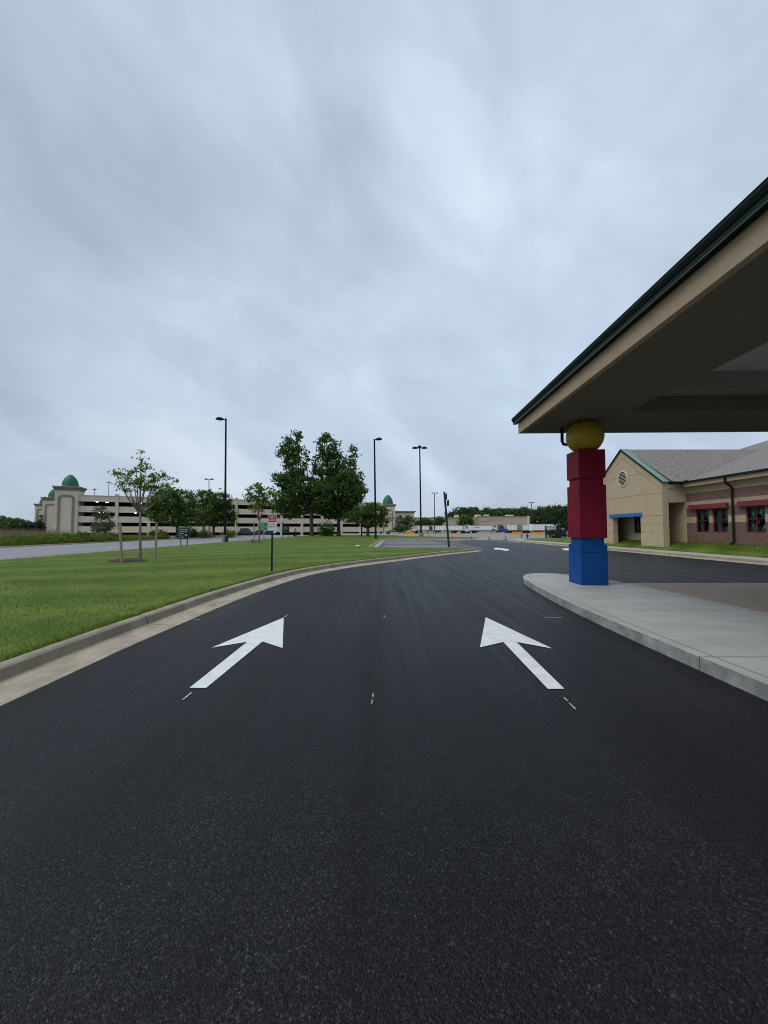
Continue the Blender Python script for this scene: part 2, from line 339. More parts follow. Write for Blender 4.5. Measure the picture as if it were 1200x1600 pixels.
# ------------------------------------------------------------------ mesh builder
def wloc(o):
    v = Vector((0, 0, 0))
    while o is not None: v = v+o.location; o = o.parent
    return v
class MB:
    def __init__(s): s.v = []; s.f = []
    def face(s, pts):
        k = len(s.v); s.v += [tuple(p) for p in pts]; s.f.append(tuple(range(k, k+len(pts))))
    def hexa(s, p):                          # p: 4 bottom then 4 top, both counter-clockwise from above
        k = len(s.v); s.v += [tuple(q) for q in p]
        s.f += [tuple(k+i for i in q) for q in ((3, 2, 1, 0), (4, 5, 6, 7), (0, 1, 5, 4), (1, 2, 6, 5), (2, 3, 7, 6), (3, 0, 4, 7))]
    def box(s, x0, x1, y0, y1, z0, z1, taper=0):
        t = taper
        s.hexa([(x0, y0, z0), (x1, y0, z0), (x1, y1, z0), (x0, y1, z0), (x0+t, y0+t, z1), (x1-t, y0+t, z1), (x1-t, y1-t, z1), (x0+t, y1-t, z1)])
    def bbox(s, x0, x1, y0, y1, z0, z1, b=.01):   # box with chamfered edges
        bm = bmesh.new(); bmesh.ops.create_cube(bm, size=1)
        for v in bm.verts: v.co = Vector(((x0+x1)/2+v.co.x*(x1-x0), (y0+y1)/2+v.co.y*(y1-y0), (z0+z1)/2+v.co.z*(z1-z0)))
        bmesh.ops.bevel(bm, geom=bm.edges[:], offset=b, segments=2, profile=.7, affect='EDGES'); s.addbm(bm)
    def addbm(s, bm):
        k = len(s.v); bm.verts.index_update(); s.v += [tuple(v.co) for v in bm.verts]
        s.f += [tuple(k+v.index for v in f.verts) for f in bm.faces]; bm.free()
    def tube(s, pts, rad, seg=8, caps=True):
        pts = [Vector(p) for p in pts]; n = len(pts)
        rad = rad if hasattr(rad, '__len__') else [rad]*n
        k = len(s.v); up = Vector((.123, .321, .94))
        for i, p in enumerate(pts):
            d = (pts[min(i+1, n-1)]-pts[max(i-1, 0)]).normalized()
            a = d.cross(up)
            if a.length < .05: a = d.cross(Vector((1, 0, 0)))
            a.normalize(); b = d.cross(a)
            for j in range(seg):
                t = 2*math.pi*j/seg; s.v.append(tuple(p+(a*math.cos(t)+b*math.sin(t))*rad[i]))
        for i in range(n-1):
            for j in range(seg):
                j2 = (j+1) % seg; s.f.append((k+i*seg+j, k+i*seg+j2, k+(i+1)*seg+j2, k+(i+1)*seg+j))
        if caps:
            s.f.append(tuple(k+j for j in range(seg))[::-1]); s.f.append(tuple(k+(n-1)*seg+j for j in range(seg)))
    def lathe(s, c, prof, seg=24):            # prof: (radius, z)
        k = len(s.v); c = Vector(c)
        for r_, z in prof:
            for j in range(seg):
                t = 2*math.pi*j/seg; s.v.append((c.x+r_*math.cos(t), c.y+r_*math.sin(t), c.z+z))
        for i in range(len(prof)-1):
            for j in range(seg):
                j2 = (j+1) % seg; s.f.append((k+i*seg+j, k+i*seg+j2, k+(i+1)*seg+j2, k+(i+1)*seg+j))
        s.f.append(tuple(k+j for j in range(seg))[::-1]); s.f.append(tuple(k+(len(prof)-1)*seg+j for j in range(seg)))
    def prism(s, poly, z0, z1):               # counter-clockwise polygon
        n = len(poly); k = len(s.v)
        s.v += [(p[0], p[1], z0) for p in poly]+[(p[0], p[1], z1) for p in poly]
        s.f.append(tuple(range(k, k+n))[::-1]); s.f.append(tuple(range(k+n, k+2*n)))
        for i in range(n): j = (i+1) % n; s.f.append((k+i, k+j, k+n+j, k+n+i))
    def map(s, fn): s.v = [tuple(fn(Vector(p))) for p in s.v]; return s
    def build(s, name, m, parent=None, smooth=False, uv=None):
        off = wloc(parent) if parent else Vector((0, 0, 0))
        me = bpy.data.meshes.new(name)
        me.from_pydata([(x-off.x, y-off.y, z-off.z) for x, y, z in s.v], [], s.f)
        if isinstance(m, str): m = M[m]
        me.materials.append(m)
        if smooth: me.polygons.foreach_set('use_smooth', [True]*len(me.polygons))
        if uv:
            ul = me.uv_layers.new(name='UVMap')
            for lp in me.loops: ul.data[lp.index].uv = uv(s.v[lp.vertex_index], lp.vertex_index)
        me.update()
        o = bpy.data.objects.new(name, me); COL.objects.link(o)
        if parent: o.parent = parent
        return o
def tag(o, label=None, cat=None, group=None, kind=None):
    if label: o['label'] = label
    if cat: o['category'] = cat
    if group: o['group'] = group
    if kind: o['kind'] = kind
    return o
def thing(name, label, cat, loc=(0, 0, 0), group=None):
    o = bpy.data.objects.new(name, None); COL.objects.link(o); o.location = loc; o.empty_display_size = .2
    return tag(o, label, cat, group)
def struct(o): o['kind'] = 'structure'; return o
def dup(root, loc, rotz=0, label=None, scale=None):
    r = root.copy(); COL.objects.link(r); r.location = loc; r.rotation_euler = (0, 0, rotz)
    if scale: r.scale = scale
    if label: r['label'] = label
    for ch in list(root.children):
        c = ch.copy(); COL.objects.link(c); c.parent = r
        for g in list(ch.children): d = g.copy(); COL.objects.link(d); d.parent = c
    return r
def ss(t): t = min(1, max(0, t)); return t*t*(3-2*t)
def text_mb(s, size, bold=True):
    cu = bpy.data.curves.new('lettering', 'FONT'); cu.body = s; cu.size = size; cu.align_x = 'CENTER'; cu.align_y = 'CENTER'; cu.offset = size*.018 if bold else 0
    o = bpy.data.objects.new('lettering', cu); COL.objects.link(o); bpy.context.view_layer.update()
    me = bpy.data.meshes.new_from_object(o.evaluated_get(bpy.context.evaluated_depsgraph_get()))
    mb = MB(); mb.v = [tuple(v.co) for v in me.vertices]; mb.f = [tuple(p.vertices) for p in me.polygons]
    bpy.data.objects.remove(o); bpy.data.meshes.remove(me); bpy.data.curves.remove(cu)
    return mb
def put_text(s, size, at, width=None):        # upright, facing -Y
    mb = text_mb(s, size); xs = [p[0] for p in mb.v]; k = 1 if not width else width/(max(xs)-min(xs))
    return mb.map(lambda p: Vector((at[0]+p.x*k, at[1], at[2]+p.y)))

def catmull(pts, step=.3):
    pts = [Vector((*p, 0)) for p in pts]; out = []
    q = [2*pts[0]-pts[1]]+pts+[2*pts[-1]-pts[-2]]
    for i in range(1, len(q)-2):
        n = max(2, int((q[i+1]-q[i]).length/step))
        for k in range(n):
            t = k/n; a, b, c, d = q[i-1], q[i], q[i+1], q[i+2]
            out.append(.5*((2*b)+(c-a)*t+(2*a-5*b+4*c-d)*t*t+(3*b-a-3*c+d)*t**3))
    return out+[pts[-1]]
def normals(line):
    out = []
    for i in range(len(line)):
        d = (line[min(i+1, len(line)-1)]-line[max(i-1, 0)]); d.z = 0; d.normalize(); out.append(Vector((-d.y, d.x, 0)))
    return out
def offset(line, k): return [p+n*k for p, n in zip(line, normals(line))]
def sweep(name, line, prof, m):
    nr = normals(line); mb = MB(); s = 0; S = []
    for i, p in enumerate(line):
        if i: s += (p-line[i-1]).length
        for o_, z in prof: mb.v.append(tuple(p+nr[i]*o_+Vector((0, 0, z)))); S.append((s, o_))
    k = len(prof)
    for i in range(len(line)-1):
        for j in range(k-1): mb.f.append((i*k+j, (i+1)*k+j, (i+1)*k+j+1, i*k+j+1))
    return struct(mb.build(name, m, uv=lambda p, i: S[i]))

# ------------------------------------------------------------------ the ground
GA = Vector((-90.1, 113.8, 0)); GE = Vector((.9246, .3815, 0)).normalized(); GN = Vector((GE.y, -GE.x, 0))   # the garage's front line, its direction, outwards normal
def terrain(x, y):
    d = (x-GA.x)*GN.x+(y-GA.y)*GN.y
    return -1.15*(1-ss((d-4)/34))*(1-ss((x+14)/12))*(1 if x < -33 else ss((y-88)/30))
def sheet(name, x0, x1, y0, y1, z, m, nx=1, ny=1, fn=None):
    mb = MB(); fx = [x0+(x1-x0)*i/nx for i in range(nx+1)]; fy = [y0+(y1-y0)*i/ny for i in range(ny+1)]
    for y in fy:
        for x in fx: mb.v.append((x, y, z+(fn(x, y) if fn else 0)))
    for j in range(ny):
        for i in range(nx): a = j*(nx+1)+i; mb.f.append((a, a+1, a+nx+2, a+nx+1))
    return struct(mb.build(name, m))
mb = MB()
gx = [-3000, -600, -250]+[-200+4*i for i in range(101)]+[250, 600, 3000]; gy = [-600, -100, -20]+[4*i for i in range(76)]+[600, 4000]
for y in gy:
    for x in gx: mb.v.append((x, y, -.07+terrain(x, y)))
k = len(gx)
for j in range(len(gy)-1):
    for i in range(k-1): a = j*k+i; mb.f.append((a, a+1, a+k+1, a+k))
struct(mb.build('ground', 'ground'))
sheet('asphalt_drive', -5, 20, -9, 54.5, 0, 'asphalt')
sheet('far_parking_lot', -16, 160, 53.6, 236, -.012, 'lot')
sheet('side_road', -32, -17.45, -70, 104, -.006, 'road')
sheet('parking_bay', -1.5, 8.2, 29.6, 57.6, .006, 'bay')
sheet('paver_drive', 6.3, 20.5, -8, 11.15, .006, 'paver')
mb = MB()
for i in range(41):
    t = -12+i*2.9
    for d in (.3, 9.0): p = GA+GE*t+GN*d; mb.v.append((p.x, p.y, terrain(p.x, p.y)-.03))
for i in range(40): mb.f.append((2*i, 2*i+1, 2*i+3, 2*i+2)[::-1])
struct(mb.build('garage_apron', 'lot'))

KERB_PROF = [(-.02, -.05), (0, .006), (.47, .022), (.485, .03), (.515, .135), (.545, .152), (.66, .155), (.67, .12), (.67, -.06)]
near_line = catmull([(-3.36, -9), (-3.36, -2), (-3.36, 3.4), (-3.35, 5.7), (-3.13, 9.4), (-2.5, 13.0), (-1.2, 15.9), (.5, 18.5), (3.1, 22.4), (5.4, 25.4), (6.4, 26.6),
                     (7.0, 27.6), (6.85, 28.7), (6.0, 29.5), (4.6, 29.95), (1.0, 30.2), (-.1, 30.5), (-.55, 31.3), (-.45, 36), (-.1, 46), (.2, 55), (.6, 56.6), (2, 57.1), (7, 57.4), (12.5, 58.2), (14, 59.0)])
sweep('lane_kerb', near_line, KERB_PROF, 'kerb_concrete')
far_line = catmull([(34, 61.3), (28, 60.8), (23, 59.6), (19.2, 57.2), (17.2, 53.6), (16.55, 49), (16.5, 44), (16.5, 30), (16.5, 18), (16.5, 5), (16.5, -9)])
sweep('school_kerb', far_line, KERB_PROF, 'kerb_concrete')
sweep('verge_kerb', catmull([(-32, -60), (-32, 20), (-32, 104)], 2), [(0, -.03), (.02, .10), (.16, .11), (.17, -.09)], 'kerb_concrete')

back = offset(near_line, .665)
outline = [(p.x, p.y) for p in back]+[(14.5, 60), (15.5, 61.5), (13, 63.0), (8.2, 64.5), (9, 66.2), (4, 69), (2, 80), (-17.3, 90), (-17.3, -9)]
OL = np.array([(p.x, p.y) for p in back]); 
def lawn_z(x, y):
    d = math.sqrt(float(np.min((OL[:, 0]-x)**2+(OL[:, 1]-y)**2)))
    return .150+.17*ss(d/5)*ss((x+17.3)/6+.25)
from mathutils.geometry import delaunay_2d_cdt
def poly_sheet(name, poly, zf, m, step=1.0):
    xs = np.array([p[0] for p in poly]); ys = np.array([p[1] for p in poly]); n = len(poly)
    gxx, gyy = np.meshgrid(np.arange(xs.min()+step/2, xs.max(), step), np.arange(ys.min()+step/2, ys.max(), step)); gxx = gxx.ravel(); gyy = gyy.ravel()
    ok = in_poly(gxx, gyy, poly); gxx, gyy = gxx[ok], gyy[ok]
    far = np.array([np.min((xs-a)**2+(ys-b)**2) > .16 for a, b in zip(gxx, gyy)]); gxx, gyy = gxx[far], gyy[far]
    pts = [Vector(p) for p in poly]+[Vector((a, b)) for a, b in zip(gxx, gyy)]
    vs, es, fs, _, _, _ = delaunay_2d_cdt(pts, [(i, (i+1) % n) for i in range(n)], [], 1, 1e-5)
    me = bpy.data.meshes.new(name); me.from_pydata([(v.x, v.y, zf(v.x, v.y)) for v in vs], [], [tuple(f) for f in fs]); me.materials.append(M[m])
    bm = bmesh.new(); bm.from_mesh(me)
    for f in bm.faces:
        if f.normal.z < 0: f.normal_flip()
    bm.to_mesh(me); bm.free(); me.polygons.foreach_set('use_smooth', [True]*len(me.polygons))
    o = bpy.data.objects.new(name, me); COL.objects.link(o); return struct(o)
def in_poly(px, py, poly):
    ins = np.zeros(len(px), bool); n = len(poly)
    for i in range(n):
        x0, y0 = poly[i]; x1, y1 = poly[(i+1) % n]
        c = ((y0 > py) != (y1 > py)); c &= px < (x1-x0)*(py-y0)/(y1-y0+1e-12)+x0; ins ^= c
    return ins
poly_sheet('lawn', outline, lawn_z, 'lawn', 1.2)
# grass blades on the near lawn
def in_poly(px, py, poly):
    ins = np.zeros(len(px), bool); n = len(poly)
    for i in range(n):
        x0, y0 = poly[i]; x1, y1 = poly[(i+1) % n]
        c = ((y0 > py) != (y1 > py)); c &= px < (x1-x0)*(py-y0)/(y1-y0+1e-12)+x0; ins ^= c
    return ins
def blades(name, n, x0, x1, y0, y1, poly, zf, hmin, hmax, wdt, m, dens=None):
    px = rng.uniform(x0, x1, n); py = rng.uniform(y0, y1, n)
    ok = in_poly(px, py, poly) if poly is not None else np.ones(n, bool)
    if dens is not None: ok &= rng.random(n) < dens(px, py)
    px, py = px[ok], py[ok]; n = len(px)
    z = np.array([zf(a, b) for a, b in zip(px, py)])-.005
    h = rng.uniform(hmin, hmax, n); a = rng.uniform(0, 2*np.pi, n); wv = rng.uniform(.6, 1.4, n)*wdt; ln = rng.uniform(.1, .9, n)*h; la = rng.uniform(0, 2*np.pi, n)
    v = np.zeros((n, 3, 3)); dx, dy = np.cos(a)*wv, np.sin(a)*wv
    v[:, 0] = np.stack([px-dx, py-dy, z], 1); v[:, 1] = np.stack([px+dx, py+dy, z], 1); v[:, 2] = np.stack([px+np.cos(la)*ln, py+np.sin(la)*ln, z+h], 1)
    return tri_obj(name, v.reshape(-1, 3), 3, m)
def tri_obj(name, v, k, m, parent=None):
    n = len(v)//k; me = bpy.data.meshes.new(name)
    if parent: v = v-np.array(wloc(parent))
    me.vertices.add(n*k); me.vertices.foreach_set('co', v.astype(np.float32).ravel())
    me.loops.add(n*k); me.loops.foreach_set('vertex_index', np.arange(n*k, dtype=np.int32))
    me.polygons.add(n); me.polygons.foreach_set('loop_start', np.arange(0, n*k, k, dtype=np.int32)); me.polygons.foreach_set('loop_total', np.full(n, k, dtype=np.int32))
    me.materials.append(M[m]); me.update(); me.validate()
    o = bpy.data.objects.new(name, me); COL.objects.link(o)
    if parent: o.parent = parent
    return o
g = blades('grass', 400000, -17.2, 5, 3, 26, outline, lawn_z, .018, .05, .0055, 'blade', lambda x, y: np.clip(36/(x*x+y*y), .06, 1)); 
EDGE = np.array([(p.x, p.y, 0) for p in offset(near_line, .69) if -1 < p.y < 24])
ii = rng.integers(0, len(EDGE), 9000); ep = EDGE[ii]+rng.normal(0, .16, (9000, 3))*np.array([.35, 1, 0]); ep = ep[in_poly(ep[:, 0], ep[:, 1], outline)]
v = []
for x, y, _ in ep:
    a = random.uniform(0, 6.28); h = random.uniform(.03, .085); t = random.uniform(0, 6.28); l = random.uniform(.3, 1)*h; z = lawn_z(x, y)-.005; c_, s__ = math.cos(a)*.0055, math.sin(a)*.0055
    v += [(x-c_, y-s__, z), (x+c_, y+s__, z), (x+math.cos(t)*l, y+math.sin(t)*l, z+h)]
ge = tri_obj('grass', np.array(v), 3, 'blade'); tag(ge, 'longer grass leaning over the back of the lane kerb', 'grass', kind='stuff')
tag(g, 'short mown green grass of the near lawn', 'grass', kind='stuff')

# the raised school verge on the right and its footway
sweep('school_footway', far_line, [(.668, .1535), (2.1, .1545)], 'slab_concrete')
def verge_z(x, y): return .150+.47*ss((x-18.6)/2.6)*ss((50-y)/10)+.06*ss((x-18.6)/4)
poly_sheet('school_lawn', [(p.x, p.y) for p in offset(far_line, 2.095)]+[(60, -9), (60, 58)], verge_z, 'lawn', .8)
g = blades('grass', 26000, 18.6, 21.6, 12, 36, None, verge_z, .03, .08, .008, 'blade'); tag(g, 'short grass of the raised strip before the school', 'grass', kind='stuff')

# the island under the canopy
isl = catmull([(3.45, -8), (3.45, 0), (3.46, 3), (3.49, 5.9), (3.62, 8.2), (3.86, 10.2), (4.1, 11.4), (4.5, 12.15), (5.0, 12.4), (5.5, 12.2), (5.95, 11.6), (6.25, 10.6), (6.38, 9.3), (6.4, 6), (6.4, -8)], .25)
ip = [(p.x, p.y) for p in isl][::-1]     # counter-clockwise
bm = bmesh.new(); f = bm.faces.new([bm.verts.new((x, y, 0)) for x, y in ip]); f.normal_update()
if f.normal.z < 0: f.normal_flip()
ex = bmesh.ops.extrude_face_region(bm, geom=[f]); vs = [q for q in ex['geom'] if isinstance(q, bmesh.types.BMVert)]
for q in vs: q.co.z = .15
top = [q for q in ex['geom'] if isinstance(q, bmesh.types.BMFace)]
bmesh.ops.bevel(bm, geom=[e for q in top for e in q.edges], offset=.022, segments=3, affect='EDGES')
for q in bm.verts: q.co.z += -.02*(q.co.z < .01)
mb = MB(); mb.addbm(bm); struct(mb.build('island_pavement', 'slab_concrete'))
# a tooled edge line round the island
ln = offset(isl, -.16); nr = normals(ln); mb = MB()
for i in range(len(ln)-1):
    a, b_ = ln[i], ln[i+1]; mb.face([a+nr[i]*.006+Vector((0, 0, .154)), b_+nr[i+1]*.006+Vector((0, 0, .154)), b_-nr[i+1]*.006+Vector((0, 0, .154)), a-nr[i]*.006+Vector((0, 0, .154))])
struct(mb.build('island_edge_joint', 'pedestal'))

# ------------------------------------------------------------------ painted markings
def paint(name, pts, m='white_paint', z=.005):
    mb = MB(); q = [G(x, y, 0) for x, y in pts]
    bm = bmesh.new(); f = bm.faces.new([bm.verts.new((p.x, p.y, z)) for p in q]); f.normal_update()
    if f.normal.z < 0: f.normal_flip()
    bmesh.ops.triangulate(bm, faces=[f]); mb.addbm(bm); return mb
tag(paint('', [(443.3, 965.3), (441.5, 1013), (410, 1002.8), (321.8, 1075.8), (296, 1075.3), (386.5, 1003.2), (330.5, 1012.5)]).build('painted_arrow', 'white_paint'),
    'large white arrow painted on the black asphalt, the near one beside the lawn kerb', 'road marking', 'white lane arrows')
tag(paint('', [(758.9, 964.7), (863, 1013.8), (807, 1003.5), (882, 1077), (856, 1077), (786.4, 1003.6), (750, 1011.9)]).build('painted_arrow', 'white_paint'),
    'large white arrow painted on the black asphalt, the near one beside the concrete island', 'road marking', 'white lane arrows')
tag(paint('', [(771.5, 856.6), (776, 855.9), (795, 858.2), (794.5, 860.3), (787, 860.3), (783, 858.8), (772.5, 858.6)]).build('painted_arrow', 'white_paint'),
    'small far white arrow on the asphalt between the lawn tip and the blocky column', 'road marking', 'white lane arrows')
tag(paint('', [(877, 857.4), (888, 856.8), (902, 857.4), (902, 859.4), (889, 860), (882, 859.8)]).build('painted_arrow', 'white_paint'),
    'far white arrow half hidden behind the blue foot of the column', 'road marking', 'white lane arrows')
mb = MB()
def tick(p0, p1, wid=.035):
    a, b_ = G(*p0), G(*p1); d = (b_-a); d.normalize(); n_ = Vector((-d.y, d.x, 0))*wid*(.28 if wid < .1 else .5); z = Vector((0, 0, .005))
    mb.face([a-n_+z, b_-n_+z, b_+n_+z, a+n_+z])
for a, b_, c in (((285.5, 1094), (299.3, 1082.8), .03), ((444, 964.6), (450, 961), .04), ((582.5, 1084), (583, 1090), .02), ((581.7, 1093.6), (580.6, 1101), .02), ((600.6, 962), (600.4, 964.9), .04),
                 ((299, 967.7), (313, 968.4), .03), ((880.8, 1090), (886.8, 1095.8), .025), ((889.3, 1099), (899.5, 1108.8), .025), ((850.4, 965.3), (878, 965.3), .025)): tick(a, b_, c)
struct(mb.build('layout_tick_marks', 'thin_paint'))
mb = MB()
for a, b_ in (((700, 844.6), (721, 845)), ((742, 843.6), (764, 844)), ((777, 846.6), (812, 847.3)), ((697, 847.2), (724, 847.2))): tick(a, b_, .55)
struct(mb.build('stop_line_marks', 'white_paint'))
mb = MB()
for y in (31.2, 34.2, 37.4, 41.0, 45.0, 49.4, 54.0): mb.box(.1, 6.4, y, y+.22, .0045, .0105)
struct(mb.build('parking_stall_lines', 'white_paint'))

# ------------------------------------------------------------------ the canopy and its column
YAW = R(-1.6); CO = Vector((3.96, 11.2, 0))
def cm(p):                                  # canopy axes (u right, v ahead, from its far left corner) to the world
    c, s = math.cos(YAW), math.sin(YAW); return Vector((CO.x+p.x*c-p.y*s, CO.y+p.x*s+p.y*c, p.z))
U1, V0 = 16.2, -15.5; ZS = 4.37
canopy = thing('entrance_canopy', 'flat stucco drive-through canopy with dark green gutter beside the school', 'canopy', tuple(cm(Vector((8, -6, 4.3)))))
mb = MB()
a0, a1, b0, b1 = 1.98, U1-1.98, V0+2.1, -2.1      # first opening
c0, c1, d0, d1 = a0+.55, a1-.55, b0+.55, b1-.55
def ring(mb, x0, x1, y0, y1, X0, X1, Y0, Y1, z):    # a level ring seen from below
    for q in ([(x0, y0), (X0, Y0), (X1, Y0), (x1, y0)], [(x1, y0), (X1, Y0), (X1, Y1), (x1, y1)], [(x1, y1), (X1, Y1), (X0, Y1), (x0, y1)], [(x0, y1), (X0, Y1), (X0, Y0), (x0, y0)]):
        mb.face([Vector((*p, z)) for p in q])
def walls(mb, x0, x1, y0, y1, z0, z1):
    q = [(x0, y0), (x1, y0), (x1, y1), (x0, y1)]
    for i in range(4): a, b_ = q[i], q[(i+1) % 4]; mb.face([(*a, z0), (*b_, z0), (*b_, z1), (*a, z1)])
ring(mb, 0.012, U1-.012, V0+.012, -.012, a0, a1, b0, b1, ZS); walls(mb, a0, a1, b0, b1, ZS, 4.73)
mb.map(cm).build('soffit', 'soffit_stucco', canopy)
mb = MB(); ring(mb, a0, a1, b0, b1, c0, c1, d0, d1, 4.73); walls(mb, c0, c1, d0, d1, 4.73, 5.09); mb.map(cm).build('ceiling_step', 'pole_grey', canopy)
mb = MB(); mb.box(c0, c1, d0, d1, 5.09, 5.14); mb.map(cm).build('ceiling_panel', 'plank_ceiling', canopy)
mb = MB(); t = .1; z0, z1 = ZS-.004, 4.74
mb.box(0, t, V0, 0, z0, z1); mb.box(U1-t, U1, V0, 0, z0, z1); mb.box(t, U1-t, -t, 0, z0, z1); mb.box(t, U1-t, V0, V0+t, z0, z1)
mb.map(cm).build('fascia', 'fascia_stucco', canopy)
mb = MB()
prof = [(-.003, 4.67), (-.095, 4.67), (-.105, 4.685), (-.105, 4.735), (-.122, 4.75), (-.15, 4.80), (-.15, 4.83), (-.158, 4.838), (-.15, 4.85), (-.003, 4.85)]
q0 = [Vector((u, .15, z)) for u, z in prof]; q1 = [Vector((u, V0-.15, z)) for u, z in prof]; n = len(prof)
for i in range(n): j = (i+1) % n; mb.face([q0[i], q1[i], q1[j], q0[j]])
mb.face(q0[::-1]); mb.face(q1)
gut = mb.map(cm).build('gutter', 'green_gutter', canopy)
mb = MB(); mb.box(-.108, -.094, V0-.14, .14, 4.664, 4.6725); mb.map(cm).build('drip_edge', 'gutter_edge', gut)
mb = MB()
for q in ([(-.14, V0-.14), (U1+.14, V0-.14)], [(U1+.14, V0-.14), (U1+.14, .14)], [(U1+.14, .14), (-.14, .14)], [(-.14, .14), (-.14, V0-.14)]):
    hx = U1/2; hv = V0/2
    r0, r1 = ((hx, hv) if True else None), None
    mb.face([Vector((*q[0], 4.842)), Vector((*q[1], 4.842)), Vector((hx, hv, 7.0))])
mb.map(cm).build('roof', 'shingle', canopy, uv=lambda p, i: (p[1], p[0]))
ce = G(908.5, 914, .15); CC = Vector((4.94+.338, 9.66+.338, 0))
col = thing('canopy_column', 'square stacked-block column, blue foot and red shaft, under canopy corner', 'column', (CC.x, CC.y, .15))
def cb(mb, half, z0, z1, b=.012): mb.bbox(-half, half, -half, half, z0, z1, b)
def cmap(mb):
    c, s = math.cos(YAW), math.sin(YAW); return mb.map(lambda p: Vector((CC.x+p.x*c-p.y*s, CC.y+p.x*s+p.y*c, p.z)))
mb = MB(); cb(mb, .338, .148, .965); cb(mb, .322, .96, .98); cb(mb, .334, .975, 1.165); cb(mb, .285, 1.16, 1.335); cmap(mb).build('foot_block', 'column_blue', col)
mb = MB(); cb(mb, .338, 1.33, 2.68); cb(mb, .295, 2.675, 2.87); cmap(mb).build('shaft_block', 'column_red', col)
mb = MB(); cb(mb, .338, 2.86, 3.58); cmap(mb).build('upper_block', 'column_red', col)
mb = MB(); pr = []
for i in range(25):
    a = -math.pi/2+math.pi*i/24; zz = .45*math.sin(a); pr.append((max(.015, .455*math.cos(a)), zz))
pr = [(r_, z) for r_, z in pr if -.415 < z < .40]
mb.lathe((0, 0, 3.98), pr, 40); cmap(mb).build('ball', 'ball_yellow', col, smooth=True)
mb = MB(); mb.tube([cm(Vector((1.0, -.62, 4.4))), cm(Vector((1.0, -.62, 3.98))), cm(Vector((1.02, -.65, 3.9))), cm(Vector((1.10, -.75, 3.86))), cm(Vector((1.38, -1.1, 3.78)))], .042, 8)
mb.build('downspout', 'green_gutter', canopy)

# ------------------------------------------------------------------ the school
ZB = .62
school = thing('school_building', 'tan stucco and banded brick school with gable porch and shingle roof', 'building', (21.05, 27, ZB))
WX = 21.05
def wall_x(x, thick, y0, y1, z0, z1, holes, depth_dir=1):
    """a wall facing -X at x with rectangular holes (ya, yb, za, zb)"""
    mb = MB(); ys = sorted({y0, y1, *[h[0] for h in holes], *[h[1] for h in holes]}); zs = sorted({z0, z1, *[h[2] for h in holes], *[h[3] for h in holes]})
    for i in range(len(ys)-1):
        for j in range(len(zs)-1):
            yc, zc_ = (ys[i]+ys[i+1])/2, (zs[j]+zs[j+1])/2
            if any(h[0] < yc < h[1] and h[2] < zc_ < h[3] for h in holes): continue
            mb.face([(x, ys[i+1], zs[j]), (x, ys[i], zs[j]), (x, ys[i], zs[j+1]), (x, ys[i+1], zs[j+1])])
    for a, b_, c, d in holes:
        X = x+thick
        mb.face([(x, a, c), (X, a, c), (X, a, d), (x, a, d)]); mb.face([(x, b_, c), (x, b_, d), (X, b_, d), (X, b_, c)])
        mb.face([(x, a, c), (x, b_, c), (X, b_, c), (X, a, c)]); mb.face([(x, a, d), (X, a, d), (X, b_, d), (x, b_, d)])
    return mb
wins = [(24.86, 25.91, 1.36, 2.86), (23.50, 24.60, 1.36, 2.86), (21.2, 22.33, 1.36, 2.86), (19.85, 20.95, 1.36, 2.86), (16.6, 17.7, 1.36, 2.86), (15.3, 16.35, 1.36, 2.86)]
mb = wall_x(WX, .22, 12, 26.7, ZB-.3, 4.32, wins); mb.build('brick_wall', 'banded_brick', school)
mb = MB(); mb.box(WX+.25, 50, 12, 37.6, ZB-.3, 4.75)
mb2 = MB(); mb2.box(WX+1.6, 50, 12.3, 37.4, ZB-.3, 4.7); mb2.build('inner_wall', 'dark_room', school)
mb = MB(); mb.box(WX-.02, WX+.2, 12, 26.7, 4.32, 4.46); mb.build('frieze', 'stucco', school)
mb = MB(); mb.box(20.664, WX+.3, 12, 26.36, 4.46, 4.50); mb.box(20.62, 20.66, 12, 26.3, 4.44, 4.70); mb.build('fascia', 'fascia_stucco', school)
mb = MB(); mb.box(20.50, 20.618, 12, 26.3, 4.70, 4.82); mb.box(19.95, 20.50, 26.18, 26.30, 4.70, 4.82); mb.box(20.46, 20.66, 25.9, 26.12, 4.68, 4.87); mb.build('gutter', 'green_gutter', school)
for (a, b_, c, d) in wins:
    fr = MB(); X = WX+.07; t = .055
    fr.box(X, X+.07, a, a+t, c, d); fr.box(X, X+.07, b_-t, b_, c, d); fr.box(X, X+.07, a+t, b_-t, c, c+t); fr.box(X, X+.07, a+t, b_-t, d-t, d)
    ym, zm = (a+b_)/2, c+(d-c)*.52
    fr.box(X+.005, X+.06, ym-.03, ym+.03, c+t, d-t); fr.box(X-.002, X+.058, a+t, b_-t, zm-.025, zm+.025)
    fw = fr.build('window', 'window_red', school)
    gl_ = MB(); gl_.face([(X+.03, b_-t, c+t), (X+.03, a+t, c+t), (X+.03, a+t, d-t), (X+.03, b_-t, d-t)]); gl_.build('pane', 'window_glass', fw)
    cu = MB()
    for side in (0, 1):                    # drawn-back curtains in folds
        n = 9; rows = 7
        for r_ in range(rows):
            for i in range(n):
                pass
        grid = []
        for r_ in range(rows+1):
            z = d-.06-(d-c-.1)*r_/rows; pinch = 1-.62*math.exp(-((r_/rows-.62)/.22)**2); row = []
            for i in range(n+1):
                u = i/n*.46*(b_-a)*pinch; y = (b_-.04-u) if side else (a+.04+u)
                row.append((X+.16+.025*math.sin(i*2.3+side), y, z))
            grid.append(row)
        for r_ in range(rows):
            for i in range(n): cu.face([grid[r_][i], grid[r_][i+1], grid[r_+1][i+1], grid[r_+1][i]])
    cu.build('curtain', 'curtain', fw)
